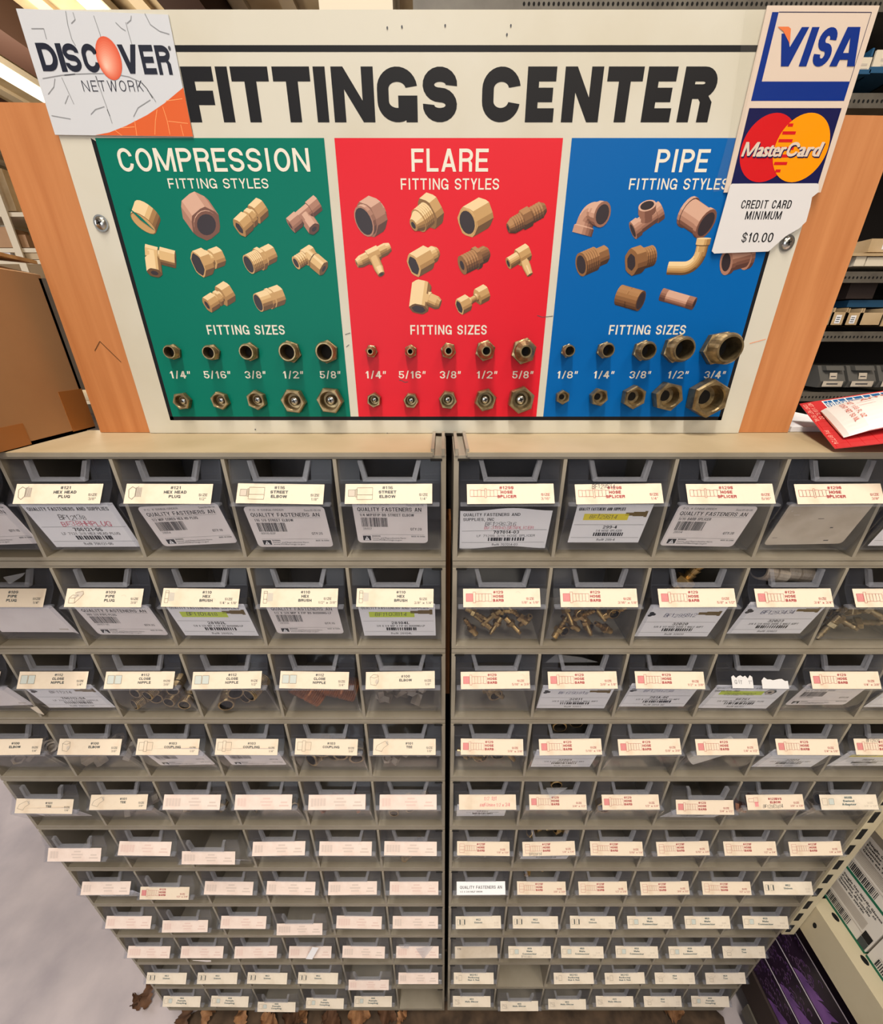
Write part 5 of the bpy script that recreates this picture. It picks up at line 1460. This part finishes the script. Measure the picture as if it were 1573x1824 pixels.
bx('packing_tape', *L_(XR, .070, zb_ + .002), *L_(XR + .0004, YB, zb_ + .042), 'carton_tape', cb, 'darker brown packing tape')

# red carded tube
pk = empty('carded_package', (.40, .03, ZTOP)); tag(pk, 'red and blue carded package with white tube lying on top of the bins', 'package')
A0, A1 = px(1487, 800, Z=ZTOP + .006), px(1424, 720, Y=.105)
e1 = (A1 - A0); e2 = Vector((.90, -.40, .26)).normalized()
PF = Frame(A0 - Vector(pk.location), e2, e1, .0002)
hgt = e1.length; ln_ = .20
# make the card square: x along e2, y along e1
def pf(x, y, z=0): return PF.o + PF.ux * x + e1.normalized() * y + PF.n * z
class CF:
    def __call__(s, x, y, L=0): return pf(x, y, .0006 + L * .00012)
b = MB(); V = [pf(0, 0), pf(ln_, 0), pf(ln_, hgt), pf(0, hgt)]
b.hexa([*V, *[v + PF.n * .0006 for v in V]], 'package_red'); b.build('card', pk)
C_ = CF()
b = MB()
rect(b, C_, .0175, hgt * .80, ln_, hgt * .975, 'package_white', 1)
xk = .0185
for w in (.0062, .0090, .0120, .0120, .0120):
    rect(b, C_, xk, hgt * .905, xk + w, hgt * .96, 'package_blue', 2); rect(b, C_, xk, hgt * .80, xk + w, hgt * .895, 'package_blue', 2)
    pol(b, C_, [(xk + w * .35, hgt * .905), (xk + w * .5, hgt * .905), (xk + w * .42, hgt * .955)], 'package_white', 3)
    for i in range(int(w / .0028)):
        rect(b, C_, xk + .0006 + i * .0028, hgt * .815, xk + .0025 + i * .0028, hgt * .88, 'package_white', 3); rect(b, C_, xk + .0012 + i * .0028, hgt * .835, xk + .0019 + i * .0028, hgt * .862, 'package_blue', 4)
    xk += w + .0011
class RF:   # writing that runs down the short side of the card
    def __init__(s, x, y, z=.0006): s.x, s.y, s.z = x, y, z
    def __call__(s, a, c, L=0): return pf(s.x + c, s.y - a, s.z + L * .00012)
text(b, RF(.0058, hgt * .97), 'NET 1.69 FL OZ', 0, 0, .0032, 'pale_red', width=hgt * .40, wt=.17, L=1)
text(b, RF(.0014, hgt * .95), 'CONT NET 50 ML', 0, 0, .0032, 'pale_red', width=hgt * .42, wt=.17, L=1)
text(b, RF(.0016, hgt * .33), 'PX 81724', 0, 0, .0032, 'pale_red', width=hgt * .26, wt=.17, L=1)
for i in range(5): seg(b, C_, .002 + i * .009, .002, .002 + i * .009, hgt * .78, .0003, 'card_red', .5)
for i in range(7): seg(b, C_, .002, hgt * (.08 + .11 * i), .05, hgt * (.08 + .11 * i), .0003, 'card_red', .5)
b.build('print', pk)
b = MB()   # the white tube under a clear blister
rings = []
TUBE = ((.0095, hgt * .29, .0010), (.013, hgt * .30, .0025), (.026, hgt * .29, .0055), (.06, hgt * .26, .0085), (ln_ - .004, hgt * .25, .011))
for x, ry, rz in TUBE:
    R = []
    for i in range(24):
        a = 2 * math.pi * i / 24
        R.append(pf(x, hgt * .42 + ry * math.cos(a), .0016 + rz + rz * math.sin(a)))
    rings.append(R)
b.ring_stack(rings, 'package_white', smooth=False); tube = b.build('tube', pk)
b = MB()
class TFm:
    def __init__(s, x, y): s.x, s.y = x, y
    def __call__(s, a, c, L=0):
        x, y = s.x + c, s.y - a
        for (xa, ra, za), (xb, rb, zb) in zip(TUBE, TUBE[1:]):
            if x <= xb: break
        t = min(1, max(0, (x - xa) / (xb - xa))); rz = za + (zb - za) * t; ry = ra + (rb - ra) * t
        k = max(0, 1 - ((y - hgt * .42) / ry) ** 2) ** .5
        return pf(x, y, .0016 + rz + rz * k + .0005 + L * .0001)
text(b, TFm(.0255, hgt * .64), 'NET 1.69 FL OZ', 0, 0, .0030, 'package_print', width=hgt * .36, wt=.17, L=1)
text(b, TFm(.0205, hgt * .64), 'CONT NET 50 ML', 0, 0, .0030, 'package_print', width=hgt * .38, wt=.17, L=1)
class TFx(TFm):
    def __call__(s, a, c, L=0):
        return TFm.__call__(TFm(s.x + a, s.y + c), 0, 0, L)
text(b, TFx(.034, hgt * .58), 'ANTI-SEIZE', 0, 0, .0060, 'package_print', width=.05, wt=.15, L=1)
for y in (.55, .49, .70): seg(b, TFx(.030, hgt * y), 0, 0, .05, 0, .0004, 'package_print', 1)
b.build('tube_print', pk)
bx('small_carton', .44, .015, ZTOP + .0035, .58, .080, ZTOP + .022, 'box_dark', None)
tag(bpy.data.objects['small_carton'], 'small dark carton propping up the red carded package', 'box')
p = px(1405, 773, Y=.086)
o = bx('paper_sheet', .372, .08, ZTOP + .0034, .45, .17, ZTOP + .0085, 'white_paper', None); tag(o, 'white sheet of paper peeping out behind the red package', 'paper')

# ------------------------------------------------------------------ shelving behind the sign
YH = .78
def shelf_unit(nm, x0, x1, y0, y1, levels, label, zmax, zmin=0, hole_from=None):
    e = empty(nm, ((x0 + x1) / 2, y0, 0)); tag(e, label, 'shelving')
    ox, oy = e.location.x, e.location.y
    for z in levels:
        b = MB()
        b.box(x0 - ox, .002, z - .012, x1 - ox, y1 - oy, z, 'shelf_steel')
        b.box(x0 - ox, 0, z - .022, x1 - ox, .002, z + .002, 'shelf_steel')
        F = Frame((0, -.0002, 0), (1, 0, 0), (0, 0, 1), .0001)
        x = max(x0, .15) + .01
        while x < x1 - .4:
            disc(b, F, x - ox, z - .011, .0026, .0032, 'slot', 1, 8); x += .0098
        b.build('shelf', e)
    for xp in (x0, x1 - .03):
        b = MB(); b.box(xp - ox, .003, zmin, xp + .03 - ox, .03, zmax, 'shelf_steel'); b.build('upright', e)
    b = MB(); b.box(x0 - ox, y1 - oy, zmin, x1 - ox, y1 - oy + .004, zmax, 'dark_back'); b.build('back_panel', e)
    return e
def zlev(u, v): return px(u, v, Y=YH).z
Zs = [zlev(1530, 700), zlev(1530, 592), zlev(1530, 482), zlev(1540, 442), zlev(1545, 168), zlev(1000, 7) + .011]
shelf_unit('steel_shelving', -.06, 1.75, YH, YH + .42, [.35, .70, 1.0, Zs[0], Zs[1], Zs[2] - .004, Zs[4], Zs[5]], 'dark steel shelving with perforated lips standing behind the sign', 2.25)
def crate(name, u0, u1, v0, v1, Y, depth, m, label, cat='box', group=None, cut=None, print_=None, open_=False):
    """A box whose front face covers the pixels u0..u1, v0..v1 on the plane Y."""
    p, r = px(u0, v1, Y=Y), px(u1, v0, Y=Y)
    r2 = px(u1, v1, Y=Y)
    x0, x1, z0, z1 = p.x, r2.x, p.z, r.z
    e = MB()
    if open_:
        t = .003
        e.box(x0, Y, z0, x1, Y + t, z1, m); e.box(x0, Y, z0, x0 + t, Y + depth, z1 + .01, m); e.box(x1 - t, Y, z0, x1, Y + depth, z1 + .01, m); e.box(x0, Y, z0, x1, Y + depth, z0 + t, m); e.box(x0, Y + depth - t, z0, x1, Y + depth, z1 + .012, m)
    else: e.box(x0, Y, z0, x1, Y + depth, z1, m)
    F = Frame((0, Y - .0003, 0), (1, 0, 0), (0, 0, 1), .0002)
    if print_:
        w, h = x1 - x0, z1 - z0
        rect(e, F, x0 + w * .3, z0 + h * .2, x0 + w * .7, z0 + h * .8, 'white_paper', 1)
        for i in range(3): rect(e, F, x0 + w * .36, z0 + h * (.3 + .15 * i), x0 + w * .62, z0 + h * (.36 + .15 * i), 'grey_print', 2)
    o = e.build(name); tag(o, label, cat, group); return o
YC = YH + .012
crate('parts_box', 1476, 1500, 556, 581, YC, .2, 'box_tan', 'narrow tan open box on the shelf just behind the plywood edge', open_=True, print_=True)
crate('parts_box', 1502, 1526, 557, 581, YC, .2, 'box_tan', 'narrow tan open box between two like it, behind the plywood', open_=True, print_=True)
crate('parts_box', 1528, 1566, 557, 581, YC, .2, 'box_tan', 'wider tan open box on the perforated shelf behind the plywood', open_=True, print_=False)
crate('parts_box', 1568, 1640, 553, 581, YC, .2, 'box_tan', 'tan box cut by the frame edge, right of the three open boxes')
crate('parts_box', 1545, 1620, 425, 449, YC + .01, .2, 'box_tan', 'tan box with white label on the shelf level with the price note', print_=True)
crate('parts_box', 1520, 1538, 455, 474, YC, .1, 'box_white', 'flat off-white box tucked under the upper board behind the plywood')
crate('parts_box', 1540, 1620, 458, 474, YC, .1, 'box_white', 'wide off-white box tucked under the upper board')
o = bx('wood_board', .62, YH + .006, zlev(1540, 455), 1.7, YH + .30, zlev(1540, 450), 'box_tan', None); tag(o, 'thin tan board lying across the white boxes behind the plywood', 'board')
crate('dark_case', 1506, 1554, 496, 532, YC + .02, .2, 'box_dark', 'dark box with white lines in the shaded shelf behind the plywood', print_=False)
o = bx('blue_tray', px(1530, 540, Y=YC).x, YC + .03, zlev(1550, 545), 1.6, YC + .25, zlev(1550, 532), 'bin_blue', None); tag(o, 'blue tray lying above the tan open boxes', 'tray')
for i, (u0, u1) in enumerate(((1462, 1498), (1512, 1552), (1566, 1604))):
    e = empty('drawer_bin', (0, 0, 0)); tag(e, ['grey tip-out bin with pale label, nearest the plywood on the far shelf', 'grey tip-out bin with pale label, second from the plywood on the far shelf', 'grey tip-out bin on the far shelf, cut by the frame edge'][i], 'bin', 'grey bins on the far shelf')
    p, r = px(u0 - 8, 690, Y=YC), px(u1 + 2, 652, Y=YC)
    x0, x1 = p.x, px(u1, 690, Y=YC).x
    z0, z1 = p.z, r.z
    e.location = ((x0 + x1) / 2, YC, z0)
    w2, h = (x1 - x0) / 2, z1 - z0
    b = MB(); b.prism_x([(0, 0), (.15, 0), (.15, h), (.02, h), (-.006, h * .3)], -w2, w2, 'bin_grey'); b.build('body', e)
    b = MB(); F = Frame((0, -.007, h * .05), (1, 0, 0), (0, .0, 1), .0004)
    rect(b, F, -w2 * .8, 0, w2 * .8, h * .26, 'old_paper', 1); rect(b, F, -w2 * .5, h * .1, w2 * .4, h * .16, 'pencil', 2); b.build('label_card', e)
    b = MB(); F = Frame((0, .002, h * .42), (1, 0, 0), (0, .3, 1), .0004); rect(b, F, -w2 * .3, -h * .05, w2 * .3, h * .25, 'old_paper', 12); rect(b, F, -w2 * .2, h * .05, w2 * .2, h * .1, 'pencil', 13); b.build('label_card', e)
    b = MB(); b.prism_x([(.012, h * .78), (.02, h), (.006, h), (-.002, h * .80)], -w2 * .7, w2 * .7, 'bin_grey'); b.build('lip', e)
# blue trays of small parts beside the card sticker
for i, (u0, u1, v0, v1) in enumerate(((1530, 1555, 98, 132), (1556, 1620, 84, 130))):
    p, r = px(u0, v1, Y=YC), px(u1, v0, Y=YC)
    e = empty('blue_bin', ((p.x + r.x) / 2, YC, p.z)); tag(e, ['blue bin half hidden by the card sticker edge', 'blue bin with pale card beside the sticker, at the frame edge'][i], 'bin', 'blue bins on the upper shelf')
    w2, h = (px(u1, v1, Y=YC).x - p.x) / 2, r.z - p.z
    b = MB(); b.box(-w2, 0, 0, w2, .18, h * .25, 'bin_blue'); b.box(-w2, .01, 0, -w2 + .004, .18, h * 1.1, 'bin_blue'); b.box(w2 - .004, .01, 0, w2, .18, h * 1.1, 'bin_blue'); b.box(-w2, .17, 0, w2, .18, h * 1.3, 'bin_blue'); b.build('tray', e)
    b = MB(); b.box(-w2 * .86, .004, h * .10, w2 * .86, .008, h * .95, 'box_white'); F = Frame((0, .0038, 0), (1, 0, 0), (0, 0, 1)); rect(b, F, -w2 * .5, h * .5, w2 * .4, h * .62, 'faint_grey', 1); rect(b, F, -w2 * .4, h * .3, w2 * .6, h * .38, 'faint_grey', 1); b.build('label_card', e)
b = MB()
p, r = px(569, 18, Y=YH + .02), px(700, 18, Y=YH + .02)
b.box(p.x, YH + .02, p.z - .05, r.x, YH + .2, p.z + .16, 'box_white')
F = Frame((0, YH + .0195, 0), (1, 0, 0), (0, 0, 1))
for a in (.2, .75): disc(b, F, p.x + (r.x - p.x) * a, p.z + .028, .012, .006, 'faint_grey', 1, 10)
rect(b, F, p.x + .06, p.z + .022, p.x + .11, p.z + .03, 'grey_print', 1)
o = b.build('white_carton'); tag(o, 'white carton showing just above the top edge of the fittings board', 'box')
o = bx('support_shelf', p.x - .02, YH + .0, p.z - .09, r.x + .0, YH + .25, p.z - .052, 'shelf_steel', None); tag(o, 'short steel shelf carrying the white carton behind the board', 'shelf')

# far shelves with cardboard cartons, seen past the plywood
YL = 2.3
def far(u, v): return px(u, v, Y=YL)
zA, zB2, zC = far(20, 378).z, far(20, 463).z, far(20, 442).z
e = empty('storage_rack', (-2.3, YL, 0)); tag(e, 'pale storage rack full of cartons far behind the cardboard box', 'shelving')
for z in (.5, 1.0, zB2, zC, zA):
    b = MB(); b.box(-1.2, 0, z - .02, 1.1, .6, z, 'ceiling_pale'); b.build('shelf', e)
for xp in (-1.2, far(3, 380).x + 2.3, 1.05):
    b = MB(); b.box(xp, -.01, 0, xp + .04, -.0005, 2.6, 'ceiling_pale'); b.build('upright', e)
for i, (u0, u1, v0, v1, dy, m, lab) in enumerate(((-60, 4, 385, 441, .16, 'box_tan', 'tan carton cut by the frame edge on the far rack'), (5, 33, 384, 441, .18, 'box_white', 'off-white carton just under the pale beam of the far rack'), (-30, 24, 404, 441, .01, 'cardboard', 'open brown carton with raised flaps on the far rack'), (26, 53, 418, 441, .01, 'cardboard', 'tan-sided carton beside the open brown carton on the far rack'), (-20, 22, 446, 462, .01, 'white_paper', 'white carton low on the far rack'), (30, 70, 448, 462, .01, 'box_tan', 'grey-brown carton beside the plywood edge, low on the far rack'), (-80, 30, 300, 376, .02, 'box_tan', 'large pale carton on the top shelf of the far rack'))):
    o = crate('storage_carton', u0, u1, v0, v1, YL + dy, .13, m, lab, 'box', 'cartons on the far rack')

# ------------------------------------------------------------------ the aisle shelf with white and green cartons
XS, XBx, ZS = .64, .6675, .490
e = empty('aisle_shelf', (XS, .02, 0)); tag(e, 'beige steel shelf unit with slotted post beside the bins', 'shelving')
def lb(name, x0, y0, z0, x1, y1, z1, m, extra=None):
    b = MB(); b.box(x0 - XS, y0 - .02, z0, x1 - XS, y1 - .02, z1, m)
    if extra: extra(b)
    return b.build(name, e)
def holes(b):
    F = Frame((-.0002, 0, 0), (0, -1, 0), (0, 0, 1), .0001)
    for x in (.034, .2, .37): disc(b, F, x, ZS - .032, .0030, .0062, 'slot', 1, 12)
    G = Frame((0, 0, ZS + .0001), (1, 0, 0), (0, 1, 0), .0001)
    for y in (-.035, -.085, -.2): disc(b, G, .0215, y, .004, .006, 'slot', 1, 12)
lb('shelf', XS, -.9, ZS - .075, 1.15, .009, ZS, 'shelf_beige', holes)
lb('shelf', XS, -.9, .715, 1.15, .009, .79, 'shelf_beige', lambda b: [disc(b, Frame((-.0002, 0, 0), (0, -1, 0), (0, 0, 1), .0001), y, .75, .005, .012, 'slot', 1, 12) for y in (.03, .2, .4)])
lb('shelf', XS + .012, -.9, .035, 1.15, -.003, .075, 'shelf_steel')
def slots(b):
    F = Frame((0, -.0222, 0), (1, 0, 0), (0, 0, 1), .0001)
    z = ZS - .09
    while z < 1.15:
        rect(b, F, -.0215, z, -.0125, z + .026, 'slot', 1); z += .042
lb('post', .6165, -.002, ZS - .10, .6388, .001, 1.20, 'shelf_beige', slots)
lb('post', .6368, .001, ZS - .10, .6388, .060, 1.20, 'shelf_beige')
def aisle_carton(name, y0, y1, z0, z1, label, depth=.2, mark=False):
    c = empty(name, (XBx, (y0 + y1) / 2, z0)); tag(c, label, 'box', 'white and green cartons on the aisle shelf')
    l, h = (y1 - y0) / 2, z1 - z0
    b = MB(); b.box(0, -l, 0, depth, l, h, 'carton_white'); b.build('carton', c)
    b = MB(); b.box(-.0004, -l - .0003, -.0001, depth + .0004, l + .0003, .005, 'carton_green'); b.build('bottom_edge', c)
    # the face that looks at the aisle: right = towards the camera
    F = Frame((-.0003, l, 0), (0, -1, 0), (0, 0, 1), .00015)
    b = MB()
    w = min(2 * l, .105)
    for i, s in enumerate(('Single Use Nitrile Gloves', 'Powder Free - 100 ct', 'Guantes de nitrilo', 'Gants en nitrile')):
        text(b, F, s, w * .14, h * (.86 - i * .075), h * .05, 'tag_print', width=w * (.78 - .08 * i), wt=.17, L=1)
    for i in range(7): rect(b, F, w * .12, h * (.56 - i * .033), w * .8, h * (.56 - i * .033) + h * .014, 'faint_grey', 1)
    barcode(b, F, w * .10, h * .08, w * .62, h * .26, 'tag_print', 24, tagrnd, 1)
    rect(b, F, w * .1, h * .29, w * .85, h * .30, 'faint_grey', 1)
    if mark:
        rect(b, F, 2 * l - w * .17, h * .24, 2 * l - w * .02, h * .42, 'black_ink', 1); rect(b, F, 2 * l - w * .17, h * .06, 2 * l - w * .02, h * .23, 'grey_print', 1)
    b.build('print', c)
    return c
h_ = px(1497, 1532, X=XBx).z - ZS
YE = px(1540, 1697, X=XBx).y
aisle_carton('glove_carton', YE, .0223, ZS, ZS + h_, 'white carton with green base edge and barcode, lowest on the beige shelf by the post', mark=True)
aisle_carton('glove_carton', YE - .008, .0223, ZS + h_ + .0005, ZS + 2 * h_, 'white carton with green base edge stacked on the lowest carton by the post')
aisle_carton('glove_carton', YE - .2, YE - .003, ZS, ZS + h_, 'white carton with green base edge nearer the aisle, cut by the frame edge')
# dark purple cartons on the low shelf
for i, (z0, z1, nm) in enumerate(((.153, .222, 'lowest'), (.222, .295, 'middle'), (.295, .366, 'topmost'))):
    c = empty('purple_carton', (.66, -.2, z0)); tag(c, 'dark purple carton with flame pattern under the beige shelf, %s of its stack' % nm, 'box', 'dark purple cartons under the shelf')
    y0, y1, h = .30, -.40, z1 - z0 - .0008
    b = MB(); b.box(0, y1, 0, .3, y0, h, 'purple_box'); b.build('carton', c)
    F = Frame((-.0003, y0, 0), (0, -1, 0), (0, 0, 1), .00015)
    b = MB()
    for k in range(46):
        a = tagrnd.uniform(.06, .165); z = tagrnd.uniform(.006, h * .85)
        pts = [(a + .004 * math.cos(t) * (1 + .3 * math.sin(3 * t)), z + .004 * math.sin(t)) for t in (0, .9, 1.8, 2.9, 4.0)]
        line(b, F, pts, .0009, 'lilac_ink' if k % 3 else 'purple_ink', 1)
    for k in range(16):
        a = .125 + k * .0125
        top = h * (.40 + .55 * (k / 16) ** .6) * tagrnd.uniform(.8, 1.0)
        pol(b, F, [(a - .010, .003), (a + .014, .003), (a + .010, top * .6), (a + .016, top), (a + .003, top * .75), (a - .004, top * .5)], 'purple_ink', 1 + .01 * k)
    b.build('print', c)
    b = MB(); b.box(-.0006, y1, h - .0022, .0004, y0 - .01, h, 'shrink_edge'); b.build('edge_tape', c)  # pale strip painted as the highlight on the shrink-wrapped edge
o = bx('low_crate', .655, -.6, .078, .95, .09, .1525, 'box_dark', None); tag(o, 'dark brown carton under the purple stack on the lowest shelf', 'box')

# ------------------------------------------------------------------ dry leaves and dirt on the floor
b = MB()
n = 40
pts = []
rr = random.Random(5)
for i in range(n):
    a = 2 * math.pi * i / n
    pts.append((.02 + .60 * math.cos(a) * rr.uniform(.9, 1.05), -.03 + .16 * math.sin(a) * rr.uniform(.8, 1.1), .0015))
b.poly(pts, 'dirt')
o = b.build('floor_dirt'); o['kind'] = 'stuff'; tag(o, 'brown grit and dirt on the floor along the foot of the rack', 'dirt', kind='stuff')
LV = ((330, 1812, .05), (372, 1806, .045), (430, 1814, .04), (520, 1816, .04), (540, 1806, .035), (640, 1812, .05), (690, 1808, .045), (716, 1812, .03), (262, 1774, .045), (244, 1786, .03), (1195, 1800, .05), (480, 1820, .04), (590, 1819, .05))
WHERE = ('curled tan', 'broad tan', 'small tan', 'pointed brown', 'thin brown', 'large brown', 'crumpled brown', 'slim brown')
for i, (u, v, s) in enumerate(LV):
    p = px(u, v, Z=.01)
    mb = MB(); a0 = rr.uniform(0, 6.28); N = 14
    top, bot = [], []
    for t in range(N + 1):
        x = s * (t / N - .5); w = s * .36 * math.sin(math.pi * min(1, t / N * .95 + .03)) * (rr.uniform(.9, 1.15) if t % 2 else rr.uniform(.6, .85))
        zc_ = .010 + .010 * math.cos(t * .7 + i)
        top.append((x, w, zc_ + .009)); bot.append((x, -w, zc_ + .006))
    mid = [(x, 0, .004 + .008 * abs(math.sin(t * .6 + i))) for t, (x, _, _) in enumerate(top)]
    V = top + mid + bot; n1 = N + 1
    F_ = [(t, t + 1, n1 + t + 1, n1 + t) for t in range(N)] + [(n1 + t, n1 + t + 1, 2 * n1 + t + 1, 2 * n1 + t) for t in range(N)]
    mb.mesh(V, F_, 'leaf' if v > 1790 and i % 3 else 'leaf_dark', True)
    o = mb.build('dry_leaf'); o.location = (p.x, p.y, -.001); o.rotation_euler = (0, 0, a0)
    tag(o, 'dry curled brown leaf lying on the floor at the foot of the bins', 'leaf', 'dry leaves under the bins')
